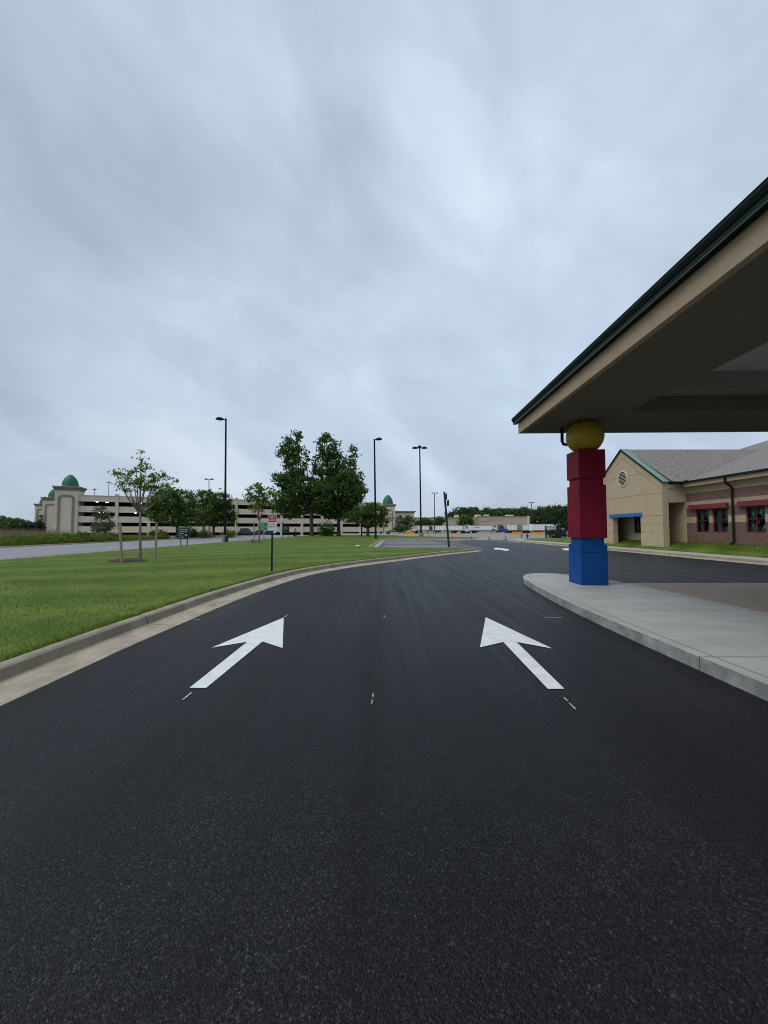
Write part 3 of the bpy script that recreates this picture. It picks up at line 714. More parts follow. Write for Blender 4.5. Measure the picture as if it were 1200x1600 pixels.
for y, z, s_ in ((21.45, 1.62, .13), (21.62, 2.42, .16), (21.9, 1.55, .12), (22.08, 2.35, .12), (21.75, 1.9, .11), (22.1, 1.7, .1)):
    pw = MB(); pw.face([(WX+.2, y+s_*.7, z), (WX+.2, y-s_*.3, z-.03), (WX+.2, y-s_*.6, z+s_*1.3), (WX+.2, y+s_*.2, z+s_*1.6)]); pw.build('paper_cutout', 'paper_white', school)
for y0, y1 in ((23.40, 26.28), (19.75, 22.66), (15.1, 17.9)):
    mb = MB(); mb.bbox(WX-.20, WX+.03, y0, y1, 2.875, 3.19, .02); mb.build('window_hood', 'lintel_red', school)
mb = MB(); Y = 23.06; mb.tube([(20.56, Y, 4.7), (20.56, Y, 4.45), (20.6, Y, 4.38), (20.93, Y, 4.12), (20.96, Y, 4.0), (20.96, Y, .9), (20.92, Y, .75), (20.75, Y, .66)], .062, 8); mb.build('downspout', 'green_gutter', school)
# the gable porch
GX = 19.4; ya, yb, ym_ = 26.7, 35.6, 31.15; zea, zap = 4.92, 8.0
mb = MB(); oy0, oy1, oz = 29.03, 32.55, 2.72
def gable_poly(x, flip):
    out = []
    for q in ([(ya, ZB-.3), (oy0, ZB-.3), (oy0, oz), (ya, oz)], [(oy1, ZB-.3), (yb, ZB-.3), (yb, oz), (oy1, oz)], [(ya, oz), (oy0, oz), (oy1, oz), (yb, oz), (yb, zea), (ym_, zap), (ya, zea)]):
        p = [(x, y, z) for y, z in q]; out.append(p if flip else p[::-1])
    return out
TH = .42
for p in gable_poly(GX, False): mb.face(p)
for p in gable_poly(GX+TH, True): mb.face(p)
for y in (ya, yb): mb.face([(GX, y, ZB-.3), (GX+TH, y, ZB-.3), (GX+TH, y, zea), (GX, y, zea)])
for y in (oy0, oy1): mb.face([(GX, y, ZB-.3), (GX+TH, y, ZB-.3), (GX+TH, y, oz), (GX, y, oz)])
mb.face([(GX, oy0, oz), (GX+TH, oy0, oz), (GX+TH, oy1, oz), (GX, oy1, oz)])
gw = mb.build('gable_wall', 'stucco', school)
mb = MB(); X = GX-.003; jw = .022                       # recessed control joints in the stucco
for z in (1.28, 1.92, 2.52):
    mb.box(X, X+.004, ya, oy0-(.0 if z < 2.6 else 0), z, z+jw); mb.box(X, X+.004, oy1, yb, z, z+jw)
mb.box(X, X+.004, ya, yb, 4.12, 4.12+jw)
sl = (zap-zea)/(ym_-ya); in_ = .62
hz = 5.75; hw = (zap-.62-hz)/sl; mb.box(X, X+.004, ym_-hw, ym_-.68, hz, hz+jw); mb.box(X, X+.004, ym_+.68, ym_+hw, hz, hz+jw)
for sgn in (-1, 1):
    p0 = (ym_, zap-in_); p1 = (ym_+sgn*(4.45-.1), zap-in_-sl*4.35)
    mb.face([(X, p0[0], p0[1]), (X, p1[0], p1[1]), (X, p1[0], p1[1]-.028), (X, p0[0], p0[1]-.028)])
mb.build('stucco_joint', 'stucco_joint', gw)
mb = MB()
for sgn in (-1, 1):                                     # metal coping up both rakes
    e = 4.6
    for (o0, o1, h0, h1) in ((-.08, .50, .0, .085),):
        a = [(ym_, zap+h0), (ym_+sgn*e, zap+h0-sl*e)]
        mb.hexa([(GX+o0, a[0][0], a[0][1]), (GX+o1, a[0][0], a[0][1]), (GX+o1, a[1][0], a[1][1]), (GX+o0, a[1][0], a[1][1]),
                 (GX+o0, a[0][0], a[0][1]+h1+.03), (GX+o1, a[0][0], a[0][1]+h1+.03), (GX+o1, a[1][0], a[1][1]+h1), (GX+o0, a[1][0], a[1][1]+h1)])
mb.build('rake_coping', 'green_cap', school)
mb = MB()
for sgn in (-1, 1):
    e = 4.62; mb.hexa([(GX-.10, ym_, zap-.05), (GX-.082, ym_, zap-.05), (GX-.082, ym_+sgn*e, zap-.05-sl*e), (GX-.10, ym_+sgn*e, zap-.05-sl*e),
                       (GX-.10, ym_, zap+.11), (GX-.082, ym_, zap+.11), (GX-.082, ym_+sgn*e, zap+.09-sl*e), (GX-.10, ym_+sgn*e, zap+.09-sl*e)])
mb.build('rake_edge', 'green_gutter', school)
mb = MB(); mb.bbox(GX-.10, GX+.02, 28.85, 32.9, 2.52, 2.80, .015); mb.build('door_hood', 'lintel_blue', school)
vent = MB(); n = 36
for i in range(n):
    a, b_ = 2*math.pi*i/n, 2*math.pi*(i+1)/n
    pts = []
    for t_, rr in ((a, 1.0), (b_, 1.0), (b_, .86), (a, .86)): pts.append((ym_-.08+.64*rr*math.cos(t_), 5.64+.66*rr*math.sin(t_)))
    vent.hexa([(GX-.05, *pts[0]), (GX+.01, *pts[0]), (GX+.01, *pts[1]), (GX-.05, *pts[1]), (GX-.05, *pts[3]), (GX+.01, *pts[3]), (GX+.01, *pts[2]), (GX-.05, *pts[2])])
vo = vent.build('gable_vent', 'trim_cream', school)
mb = MB(); mb.face([(GX-.008, ym_-.08+.56*math.cos(2*math.pi*i/n), 5.64+.58*math.sin(2*math.pi*i/n)) for i in range(n)]); mb.build('vent_opening', 'dark_room', vo)
mb = MB()
for i in range(9):
    z = 5.18+.112*i; h = .55*math.sqrt(max(.02, 1-((z-5.64)/.57)**2)); mb.hexa([(GX-.04, ym_-.08-h, z), (GX-.012, ym_-.08-h, z), (GX-.012, ym_-.08+h, z), (GX-.04, ym_-.08+h, z), (GX-.022, ym_-.08-h, z+.025), (GX-.010, ym_-.08-h, z+.025), (GX-.010, ym_-.08+h, z+.025), (GX-.022, ym_-.08+h, z+.025)])
mb.build('vent_louvre', 'trim_cream', vo)
mb = MB()                                               # porch behind the gable: side header, recess, back wall, ceiling
mb.box(GX+TH, WX, 26.72, 27.05, 3.42, 4.46); mb.box(GX+TH, WX+.02, 26.66, 26.72, 4.44, 4.70)
mb.build('porch_header', 'stucco', school)
mb = MB(); mb.box(GX+TH, WX+.2, 28.8, 29.0, ZB-.3, 3.42); mb.box(WX, WX+.2, 26.702, 28.798, ZB-.3, 4.3); mb.build('porch_side_wall', 'stucco', school)
mb = wall_x(21.0, .2, 29.0, 35.6, ZB-.3, 3.4, [(31.15, 32.3, 1.25, 2.75)]); mb.build('porch_back_wall', 'stucco', school)
mb = MB(); mb.box(GX+TH, 22, 26.75, 35.5, 3.42, 3.5); mb.build('porch_ceiling', 'stucco', school)
mb = MB(); mb.box(GX+TH, 22, 35.35, 35.6, ZB-.3, 4.9); mb.build('porch_end_wall', 'stucco', school)
mb = MB(); X = 21.06; t = .06
mb.box(X, X+.06, 31.15, 31.21, 1.25, 2.75); mb.box(X, X+.06, 32.24, 32.3, 1.25, 2.75); mb.box(X, X+.06, 31.21, 32.24, 1.25, 1.31); mb.box(X, X+.06, 31.21, 32.24, 2.69, 2.75); mb.box(X, X+.05, 31.7, 31.75, 1.31, 2.69); mb.box(X+.002, X+.048, 31.21, 32.24, 2.0, 2.05)
pwn = mb.build('window', 'window_red', school)
mb = MB(); mb.face([(X+.03, 32.24, 1.31), (X+.03, 31.21, 1.31), (X+.03, 31.21, 2.69), (X+.03, 32.24, 2.69)]); mb.build('pane', 'window_glass', pwn)
mb = MB(); mb.face([(X+.12, 32.2, 1.31), (X+.12, 31.9, 1.31), (X+.12, 31.85, 2.69), (X+.12, 32.2, 2.69)]); mb.build('curtain', 'curtain', pwn)
# roofs
rs = .315; XE, ZE = 20.55, 4.83
def rz(x): return ZE+rs*(x-XE)
mb = MB(); XR = 46
mb.face([(XE, 12, ZE), (XR, 12, rz(XR)), (XR, 38, rz(XR)), (XE, 38, ZE)]); mb.face([(XE, 12, ZE-.06), (XE, 26.15, ZE-.06), (XE, 26.15, ZE), (XE, 12, ZE)][::-1])
mb.face([(XR, 12, rz(XR)), (XR+24, 12, rz(XR)-7), (XR+24, 38, rz(XR)-7), (XR, 38, rz(XR))])
mb.build('main_roof', 'shingle', school, uv=lambda p, i: (p[1], (p[0]-XE)*1.05))
mb = MB(); zr = zap+.06
mb.face([(GX+.40, ya-.5, zr-.66*4.95), (GX+.40, ym_, zr), (31.2, ym_, zr), (XE, ya-.5, zr-.66*4.95)][::-1]) if False else None
ysl = .66
def wz(y): return zr-ysl*abs(y-ym_)
xv = XE+(zr-ZE)/rs                                      # where the ridge meets the main slope
yl = ym_-(zr-ZE)/ysl
mb.face([(GX+.40, yl, ZE+.01), (XE, yl, ZE+.01), (xv, ym_, zr+.01), (GX+.40, ym_, zr+.01)])
mb.face([(GX+.40, ym_, zr+.01), (xv, ym_, zr+.01), (XE, 2*ym_-yl, ZE+.01), (GX+.40, 2*ym_-yl, ZE+.01)])
mb.build('porch_roof', 'shingle', school, uv=lambda p, i: (p[0]+.13, abs(p[1]-ym_)*1.2))
mb = MB(); mb.face([(26, 37.9, 4.4), (XR, 37.9, 4.4), (XR, 37.9, rz(XR)), (26, 37.9, rz(26))]); mb.build('end_wall', 'stucco', school); mb = MB(); mb.face([(WX, 12.02, ZB-.3), (60, 12.02, ZB-.3), (60, 12.02, 5), (XR, 12.02, rz(XR)-.02), (WX, 12.02, 4.8)]); mb.build('end_wall', 'stucco', school)

# ------------------------------------------------------------------ the parking garage
def gl(t, d, z): p = GA+GE*t-GN*d; return Vector((p.x, p.y, z))      # t along the front, d inwards
def gbox(mb, t0, t1, d0, d1, z0, z1): mb.hexa([gl(t0, d0, z0), gl(t1, d0, z0), gl(t1, d1, z0), gl(t0, d1, z0), gl(t0, d0, z1), gl(t1, d0, z1), gl(t1, d1, z1), gl(t0, d1, z1)])
gar = thing('parking_garage', 'long cream four-level parking garage with green-domed corner towers', 'building', tuple(gl(40, 0, -1.2)))
LEN = 97; ZG = -1.25
bands = [(9.85, 11.6), (6.65, 8.5), (3.6, 5.45), (.55, 2.45)]
for i, (z0, z1) in enumerate(bands):
    mb = MB(); gbox(mb, -1, LEN, 0, .3, z0, z1); gbox(mb, -1, LEN, -.06, 0, z0, z0+.32)
    if i == 0: gbox(mb, -1, LEN, -.12, .35, z1, z1+.16)
    mb.build('spandrel', 'garage_concrete', gar)
mb = MB(); gbox(mb, -1, LEN, .05, .35, ZG, -.55); mb.build('base_wall', 'garage_concrete', gar)
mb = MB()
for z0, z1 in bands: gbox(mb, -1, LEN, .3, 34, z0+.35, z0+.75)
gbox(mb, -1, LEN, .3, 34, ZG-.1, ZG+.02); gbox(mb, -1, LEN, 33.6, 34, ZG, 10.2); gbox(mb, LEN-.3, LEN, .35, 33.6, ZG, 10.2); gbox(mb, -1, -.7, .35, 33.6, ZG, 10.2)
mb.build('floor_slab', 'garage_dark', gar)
for t in (9.07, 17.6, 26.13, 34.66, 43.2, 50.6, 58.2, 65.4, 72.8, 80.2, 87.6, 95):
    mb = MB(); gbox(mb, t-.42, t+.42, -.22, .34, ZG, 11.75); gbox(mb, t-.55, t+.55, -.35, .5, 11.76, 12.25); mb.build('pilaster', 'garage_concrete', gar)
k = 0
for z0, ts in ((9.85, (3.2, 5.3, 14, 21)), (6.65, (3.2, 5.3, 13, 22)), (3.6, (3.3, 6.2, 14, 16)), (.55, (6.0, 14, 48))):
    for t in ts:
        mb = MB(); d = 3+((k*37) % 5); gbox(mb, t-.28, t+.28, d, d+.4, z0+.06, z0+.22); mb.build('ceiling_lamp', 'garage_light', gar); k += 1
def tower(base, wdt, zc, side=GE, nrm=GN, parent=None, z0=-1.3, first=None):
    """a square tower with blind arch, cornice and ogee dome; base = middle of its front"""
    def tl(t, d, z): p = base+side*t-nrm*d; return Vector((p.x, p.y, z))
    def tb(mb, t0, t1, d0, d1, za, zb): mb.hexa([tl(t0, d0, za), tl(t1, d0, za), tl(t1, d1, za), tl(t0, d1, za), tl(t0, d0, zb), tl(t1, d0, zb), tl(t1, d1, zb), tl(t0, d1, zb)])
    h = wdt/2; mb = MB(); tb(mb, -h, h, 0, wdt, z0, zc-1.2); bodyo = mb.build('tower', 'garage_concrete', parent)
    mb = MB(); tb(mb, -h-.15, h+.15, -.15, wdt+.15, zc-1.2, zc-.75); tb(mb, -h-.32, h+.32, -.32, wdt+.32, zc-.75, zc-.42); tb(mb, -h-.55, h+.55, -.55, wdt+.55, zc-.42, zc); mb.build('cornice', 'garage_trim', bodyo)
    for face in (0, 1):                      # blind arch on the front and on the left flank
        mb = MB(); ins, wd_ = h*.72, .58; zt = zc-2.5
        def fp(u, out, z): return tl(u, -out, z) if face == 0 else tl(-h-out, h-u, z)
        def strip(a, b_, c, d):             # quad in (u, z) raised .14
            q = [a, b_, c, d]; mb.hexa([fp(q[0][0], .002, q[0][1]), fp(q[1][0], .002, q[1][1]), fp(q[2][0], .002, q[2][1]), fp(q[3][0], .002, q[3][1]), fp(q[0][0], .16, q[0][1]), fp(q[1][0], .16, q[1][1]), fp(q[2][0], .16, q[2][1]), fp(q[3][0], .16, q[3][1])])
        for sg in (-1, 1): strip((sg*ins, z0), (sg*(ins-wd_), z0), (sg*(ins-wd_), zt-1.0), (sg*ins, zt-.65))
        pts_o = [(-ins, zt-.65), (-ins*.72, zt-.18), (-ins*.3, zt+.05), (ins*.3, zt+.05), (ins*.72, zt-.18), (ins, zt-.65)]
        pts_i = [(-ins+wd_, zt-1.0), (-ins*.60, zt-.72), (-ins*.25, zt-.55), (ins*.25, zt-.55), (ins*.60, zt-.72), (ins-wd_, zt-1.0)]
        for i in range(5): strip(pts_o[i], pts_o[i+1], pts_i[i+1], pts_i[i])
        strip((-.5, zt+.35), (.5, zt+.35), (.35, zt-.7), (-.35, zt-.7)) if False else strip((-.42, zt+.32), (.42, zt+.32), (.3, zt-.78), (-.3, zt-.78)) if False else None
        mb.build('arch_surround', 'garage_trim', bodyo)
    c = tl(0, h, zc); rd = h*.73; Hd = rd*1.9
    pr = [(rd*1.04, 0), (rd*1.04, .12), (rd, .14), (rd*1.015, Hd*.14), (rd*.985, Hd*.3), (rd*.90, Hd*.46), (rd*.77, Hd*.62), (rd*.60, Hd*.76), (rd*.40, Hd*.88), (rd*.20, Hd*.965), (.04, Hd)]
    mb = MB(); mb.lathe(c, pr, 32); mb.build('dome', 'dome_green', bodyo, smooth=True)
    return bodyo
tb1 = GA-GE*3.3+GN*.5
tower(tb1, 5.5, 14.15, parent=gar)
LS = Vector((-.68, .733, 0))
for t, d in (((-131.0, 151), 0), ((-168.5, 189), 0)):
    tower(Vector((t[0], t[1], 0)), 5.6, 14.1, parent=gar)
mb = MB(); p0 = tb1-GE*2.5; q = [p0-GN*6+Vector((0, 0, 0)), Vector((-127, 152, 0)), Vector((-162, 191, 0))]
for i in range(2):
    a, b_ = q[i], q[i+1]; n_ = Vector((0.73, .68, 0))*.6
    mb.hexa([Vector((*p.xy, ZG)) for p in (a, a+n_, b_+n_, b_)]+[Vector((*p.xy, 11.0)) for p in (a, a+n_, b_+n_, b_)])
mb.build('side_wall', 'garage_concrete', gar)
# lamps on the roof deck
def roof_lamp(px, ptop, t_, label):
    base = P(px, 770, 10); r_ = (px-600)/600; dd = 9.0
    # depth where this column of the picture meets a line dd behind the front
    A = GA-GN*dd; t = (r_*A.y-A.x)/(GE.x-r_*GE.y); p = A+GE*t; top = P(px, ptop, p.y)
    o = thing('roof_lamp', label, 'lamp post', (p.x, p.y, 10.6), 'white lamp posts on the garage roof')
    mb = MB(); mb.tube([(p.x, p.y, 10.6), (p.x, p.y, top.z)], [.11, .08], 8); mb.build('pole', 'steel_far', o)
    mb = MB(); mb.lathe((p.x, p.y, top.z-.1), [(.2, -.15), (.55, 0), (.62, .25), (.35, .5), (.05, .6)], 12); mb.build('lamp_head', 'lamp_white', o)
roof_lamp(146, 764.5, 0, 'shorter white-headed lamp on the garage roof, nearer the domed corner tower')
roof_lamp(168, 753.5, 0, 'taller white-headed lamp on the garage roof, just left of the staked young tree')
roof_lamp(343, 763.5, 0, 'white-headed lamp on the garage roof behind the tall single lamp post')

# ------------------------------------------------------------------ far buildings
mall = thing('mall_building', 'cream far building whose square tower carries a single green dome', 'building', (3, 190, 0))
def tm(b): return b
tower(Vector((1.9, 187, 0)), 7.0, 13.8, side=Vector((1, 0, 0)), nrm=Vector((0, -1, 0)), parent=mall, z0=-.2)
mb = MB(); mb.box(-9, -1.5, 190, 205, -.1, 9.0); mb.box(5.3, 14.9, 189, 205, -.1, 9.7); mb.build('wall', 'garage_concrete', mall)
mb = MB(); mb.box(5.3, 15.2, 188.6, 205, 9.7, 10.1); mb.box(5.3, 15.6, 188.2, 205, 10.1, 10.5); mb.build('cornice', 'garage_cap', mall)
wh = thing('warehouse', 'long low tan warehouse wall behind the parked trailers', 'building', (40, 186, 0))
mb = MB(); mb.box(14.5, 44.2, 184, 215, -.1, 7.0); mb.box(44.2, 68.2, 183, 215, -.1, 7.6); mb.build('wall', 'warehouse', wh)
mb = MB(); mb.box(68.2, 69.2, 182.6, 183.8, -.1, 7.9); mb.build('downpipe_pier', 'trim_cream', wh)
for x in (43.4, 44.4): mb = MB(); mb.box(x, x+.3, 182.7, 182.98, -.1, 7.2); mb.build('downpipe', 'garage_trim', wh)
mb = MB(); mb.box(14.5, 44.2, 183.7, 184, 7.0, 7.25); mb.box(44.2, 68.2, 182.7, 183, 7.6, 7.85); mb.build('parapet_cap', 'garage_trim', wh)
for x, wd_ in ((34.5, 1.8), (38, 1.4), (44.5, 2.4), (49, 2), (59.5, 3.2)): mb = MB(); mb.bbox(x, x+wd_, 186, 189, 7.2, 8.6, .1); mb.build('rooftop_unit', 'garage_concrete', wh)
mb = MB(); mb.box(48.5, 57, 182.93, 182.99, 5.9, 6.15); mb.box(46, 50, 182.93, 182.99, 5.2, 5.4); mb.build('rust_streak', 'garage_trim', wh)

# ------------------------------------------------------------------ trees and shrubs
def leafquads(cent, size, flat=.0):
    """quads round the points cent, random directions"""
    n = len(cent); a = rng.normal(size=(n, 3)); a[:, 2] *= (1-flat*.6); a /= np.linalg.norm(a, axis=1)[:, None]
    b_ = rng.normal(size=(n, 3)); b_ -= a*np.sum(a*b_, 1)[:, None]; b_ /= np.linalg.norm(b_, axis=1)[:, None]
    s_ = (size*rng.uniform(.55, 1.35, n))[:, None]; u = a*s_*.5; v_ = b_*s_*.36
    q = np.stack([cent-u, cent-v_+u*.1, cent+u, cent+v_+u*.1], 1)
    return q.reshape(-1, 3)
def crown_pts(lobes, nclump, per, rclump, shell=.55, vflat=.75):
    """lobes: (centre, (rx, ry, rz)); clumps towards the outside of each lobe, leaves round each clump"""
    vol = np.array([max(1e-6, (l[1][0]*l[1][1]*l[1][2])**(.72)) for l in lobes]); vol /= vol.sum(); out = []; cl_ = []
    for (c, r_), f in zip(lobes, vol):
        k = max(2, int(nclump*f)); d = rng.normal(size=(k, 3)); d /= np.linalg.norm(d, axis=1)[:, None]
        rad = rng.uniform(shell**3, 1, k)**(1/3); cc = np.array(c)+d*rad[:, None]*np.array(r_)
        cl_.append(cc)
        rr = rclump*rng.uniform(.55, 1.35, k)
        nn = np.maximum(3, (per*rng.uniform(.6, 1.4, k))).astype(int)
        idx = np.repeat(np.arange(k), nn); g_ = rng.normal(size=(len(idx), 3))*.55; g_[:, 2] *= vflat
        out.append(cc[idx]+g_*rr[idx][:, None])
    return np.concatenate(out), np.concatenate(cl_)
def trunk_mb(base, fork, r0, lobes, cl_, nb, rb, seed=0):
    mb = MB(); rd = random.Random(seed); b = Vector(base); f = Vector(fork)
    mb.tube([b+Vector((0, 0, -.15)), b+Vector((0, 0, .12)), b.lerp(f, .3), b.lerp(f, .7)+Vector((rd.uniform(-.06, .06)*r0*4, 0, 0)), f], [r0*1.5, r0*1.15, r0*.95, r0*.85, r0*.8], 9)
    for c, r_ in lobes:
        c = Vector(c); mid = f.lerp(c, .5)+Vector((rd.uniform(-.1, .1)*r_[0], rd.uniform(-.1, .1)*r_[1], -.12*(c-f).length)); mb.tube([f-Vector((0, 0, .1)), mid, c], [r0*.55, r0*.34, r0*.14], 6)
    if len(cl_):
        for k in range(nb):
            q = Vector(cl_[rd.randrange(len(cl_))]); l = min(lobes, key=lambda l: (Vector(l[0])-q).length); c = Vector(l[0]); st_ = f.lerp(c, rd.uniform(.35, 1.0)); mid = st_.lerp(q, .55)+Vector((0, 0, -.06*(q-st_).length)); mb.tube([st_, mid, q], [rb, rb*.7, rb*.3], 5)
    return mb
def tree(name, label, cat, px, base_y, d, lobes_px, forky, r0, nclump, per, rclump, leaf, lm, bark='bark', z=None, nb=30, group=None, shell=.55, deep=.85, seed=1, vflat=.75):
    gp = P(px, base_y, d); 
    if z is not None: gp.z = z
    o = thing(name, label, cat, tuple(gp), group); s_ = d/600; lobes = []
    rd = random.Random(seed)
    for (lx, ly, rx, rz_) in lobes_px:
        dep = rx*s_*deep; c = P(lx, ly, d+rd.uniform(-.35, .35)*dep*1.2); lobes.append((tuple(c), (rx*s_, dep, rz_*s_)))
    pts, cl_ = crown_pts(lobes, nclump, per, rclump, shell, vflat)
    fk = P(px, forky, d)
    trunk_mb(gp, fk, r0, lobes, cl_, nb, r0*.14, seed).build('trunk', bark, o, smooth=True)
    tri_obj('crown', leafquads(pts, leaf), 4, lm, o)
    return o
big = 'big shade trees on the lawn'
tree('shade_tree', 'tall dark tree with two ragged upright plumes, left of the two big lawn trees', 'tree', 487, 838, 67,
     [(455, 700, 14, 20), (462, 728, 17, 22), (449, 752, 20, 12), (436, 746, 10, 5), (470, 765, 28, 26), (448, 780, 22, 14), (478, 715, 5, 15), (432, 790, 12, 10), (500, 775, 24, 24), (440, 706, 8, 10), (455, 800, 22, 8), (462, 682, 8, 8)],
     800, .38, 620, 22, .62, .40, 'leaf_dark', nb=60, group=big, seed=3)
tree('shade_tree', 'tallest dark tree with broad full crown, right of the two big lawn trees', 'tree', 529, 838, 69,
     [(512, 700, 17, 20), (508, 728, 20, 24), (526, 722, 18, 18), (547, 735, 12, 20), (551, 712, 6, 14), (530, 765, 38, 28), (550, 770, 22, 20), (503, 775, 22, 28), (530, 795, 36, 16), (566, 772, 8, 8), (505, 684, 8, 7), (548, 748, 20, 18)],
     806, .36, 860, 23, .62, .40, 'leaf_dark', nb=60, group=big, seed=5)
tree('round_tree', 'low spreading round-topped tree just behind the right single lamp post', 'tree', 574.5, 838.5, 66,
     [(560, 806, 22, 13), (585, 800, 22, 14), (575, 795, 22, 11), (600, 807, 14, 11), (548, 810, 14, 10), (572, 812, 30, 9), (592, 816, 18, 7)], 824, .30, 330, 22, .42, .30, 'leaf_mid', nb=30, seed=2)
tree('clump_tree', 'wide leafy roadside tree directly right of the big staked sapling', 'tree', 277, 841.5, 63, [(262, 785, 26, 20), (285, 782, 22, 18), (248, 800, 20, 18), (292, 805, 18, 18), (268, 808, 30, 14), (240, 790, 10, 14), (262, 770, 14, 10)], 822, .26, 480, 22, .5, .32, 'leaf_dark', nb=30, group='trees across the side road', seed=4)
tree('clump_tree', 'narrow upright roadside tree with a twin lamp rising from it', 'tree', 318, 839.5, 76, [(323, 775, 14, 10), (318, 795, 16, 16), (328, 800, 14, 14), (313, 812, 12, 8)], 822, .2, 240, 20, .5, .33, 'leaf_dark', nb=16, group='trees across the side road', seed=6)
tree('clump_tree', 'dense roadside tree just behind the tall single lamp post', 'tree', 334, 839.5, 74, [(345, 783, 18, 13), (350, 800, 20, 16), (336, 800, 18, 16), (358, 812, 12, 8), (330, 815, 12, 7)], 822, .26, 360, 22, .5, .33, 'leaf_dark', nb=20, group='trees across the side road', seed=8)
tree('sparse_tree', 'thin wispy tree before the garage wall near its domed corner', 'tree', 163, 843, 74, [(160, 818, 15, 14), (158, 803, 12, 9), (168, 824, 12, 9), (152, 826, 10, 7), (158, 795, 8, 4)], 830, .12, 170, 12, .5, .30, 'leaf_grey', nb=40, seed=9)
# saplings with stakes
def sapling(px, by, d, lobes, fork, r0, n, per, rc, leaf, label, stakes, ringpx, seed, sl, ml):
    zl = None; gp = P(px, by, d)
    o = tree('staked_sapling', label, 'tree', px, by, d, lobes, fork, r0, n, per, rc, leaf, 'leaf_young', 'bark_pale', nb=46, group='staked young trees on the lawn', shell=.2, seed=seed, vflat=.5)
    mb = MB(); mb.tube([(gp.x-r0*3, gp.y-.02, gp.z+1.42*d/16.2*.62+.3), (gp.x+r0*3, gp.y-.02, gp.z+1.42*d/16.2*.62+.31)], .02, 6); mb.build('tie_strap', 'rubber', o)
    for i, (sx, sb, st_, dd) in enumerate(stakes):
        a = P(sx[0], sb, dd); b_ = P(sx[1], st_, dd); mb = MB(); mb.tube([a-Vector((0, 0, .3)), b_], .045 if dd < 20 else .05, 8)
        tag(mb.build('tree_stake', 'wood_stake'), sl[i], 'stake', 'grey wooden tree stakes')
    c, rx, ry = ringpx; mb = MB(); rd = random.Random(seed); n_ = 30; zr_ = lawn_z(c.x, c.y)
    ringp = [(c.x+rx*math.cos(2*math.pi*i/n_)*rd.uniform(.9, 1.08), c.y+ry*math.sin(2*math.pi*i/n_)*rd.uniform(.9, 1.08)) for i in range(n_)]
    k0 = len(mb.v)
    for f_, h in ((1, .012), (.85, .05), (.5, .085), (.15, .10)):
        for x, y in ringp: mb.v.append((c.x+(x-c.x)*f_, c.y+(y-c.y)*f_, zr_+h+rd.uniform(-.012, .012)))
    for a in range(3):
        for i in range(n_): j = (i+1) % n_; mb.f.append((a*n_+i, a*n_+j, (a+1)*n_+j, (a+1)*n_+i))
    mb.f.append(tuple(3*n_+i for i in range(n_)))
    tag(mb.build('mulch_ring', 'mulch'), ml, 'mulch bed', 'mulch rings round the saplings')
sapling(219, 879, 15.6, [(220, 707, 6, 5), (221, 722, 9, 7), (213, 735, 10, 6), (228, 730, 12, 6), (195, 741, 14, 9), (208, 752, 18, 9), (230, 748, 18, 9), (250, 745, 16, 8), (240, 758, 14, 6), (190, 758, 8, 5), (200, 765, 12, 4), (225, 762, 16, 6), (262, 760, 10, 4), (270, 752, 8, 3), (182, 744, 6, 6)],
        800, .055, 150, 12, .16, .095, 'large staked sapling with thin open crown, nearest tree on the lawn',
        [((191.5, 187.5), 886, 817, 14.4), ((242.5, 245), 880.5, 818, 15.7)], (Vector((-9.95, 15.0, 0)), .72, .55), 12,
        ('weathered stake left of the large sapling, leaning a little', 'weathered stake right of the large sapling'), 'dark mulch ring around the large nearest sapling')
sapling(405, 847, 37, [(400, 765, 14, 8), (415, 768, 14, 9), (390, 778, 12, 8), (404, 780, 18, 10), (420, 782, 9, 9), (400, 793, 14, 7), (405, 760, 8, 5)], 812, .07, 130, 13, .27, .20, 'smaller pale green staked sapling just left of the no parking sign',
        [((397.5, 397), 847, 815, 36.5), ((412.3, 412.5), 847.5, 816, 36.5)], (Vector((-12.1, 36.3, 0)), .62, .55), 14,
        ('thin stake left of the small sapling by the green guide sign', 'thin stake right of the small sapling, in front of the green guide sign'), 'small mulch ring around the pale green sapling')
def shrub(name, label, px, by, d, rx, ry, lm, n=120, per=16, rc=.3, leaf=.18, z=None, group=None, cone=False, cat='shrub'):
    gp = P(px, by, d)
    if z is not None: gp.z = z
    s_ = d/600; o = thing(name, label, cat, tuple(gp), group); RX, RZ = rx*s_, ry*s_
    if cone:
        lobes = [((gp.x, gp.y, gp.z+RZ*2*f), (RX*(1.02-f), RX*(1.02-f), RZ*.28)) for f in (.12, .3, .48, .66, .84)]
    else:
        lobes = [((gp.x, gp.y, gp.z+RZ), (RX, RX*.8, RZ)), ((gp.x-RX*.4, gp.y, gp.z+RZ*.8), (RX*.6, RX*.6, RZ*.8)), ((gp.x+RX*.4, gp.y, gp.z+RZ*.75), (RX*.6, RX*.6, RZ*.75))]
    pts, cl_ = crown_pts(lobes, n, per, rc, .4); pts[:, 2] = np.maximum(pts[:, 2], gp.z+.03)
    trunk_mb(gp, gp+Vector((0, 0, RZ*.5)), max(.03, RX*.06), lobes[:1], cl_, 8, .015).build('stem', 'bark', o)
    tri_obj('foliage', leafquads(pts, leaf), 4, lm, o); return o
rs_ = 'shrubs across the side road'
shrub('round_shrub', 'round yellow-green shrub under the roadside twin lamp', 319, 841.5, 68, 11, 7, 'leaf_bright', z=-.05, group=rs_)
shrub('round_shrub', 'broad yellow-green shrub at the foot of the tall single lamp post', 357, 839, 72, 12, 6.5, 'leaf_bright', z=-.05, group=rs_)
shrub('round_shrub', 'low bright shrub left of the dark directory sign', 254, 843, 60, 9, 4, 'leaf_bright', z=-.05, group=rs_)
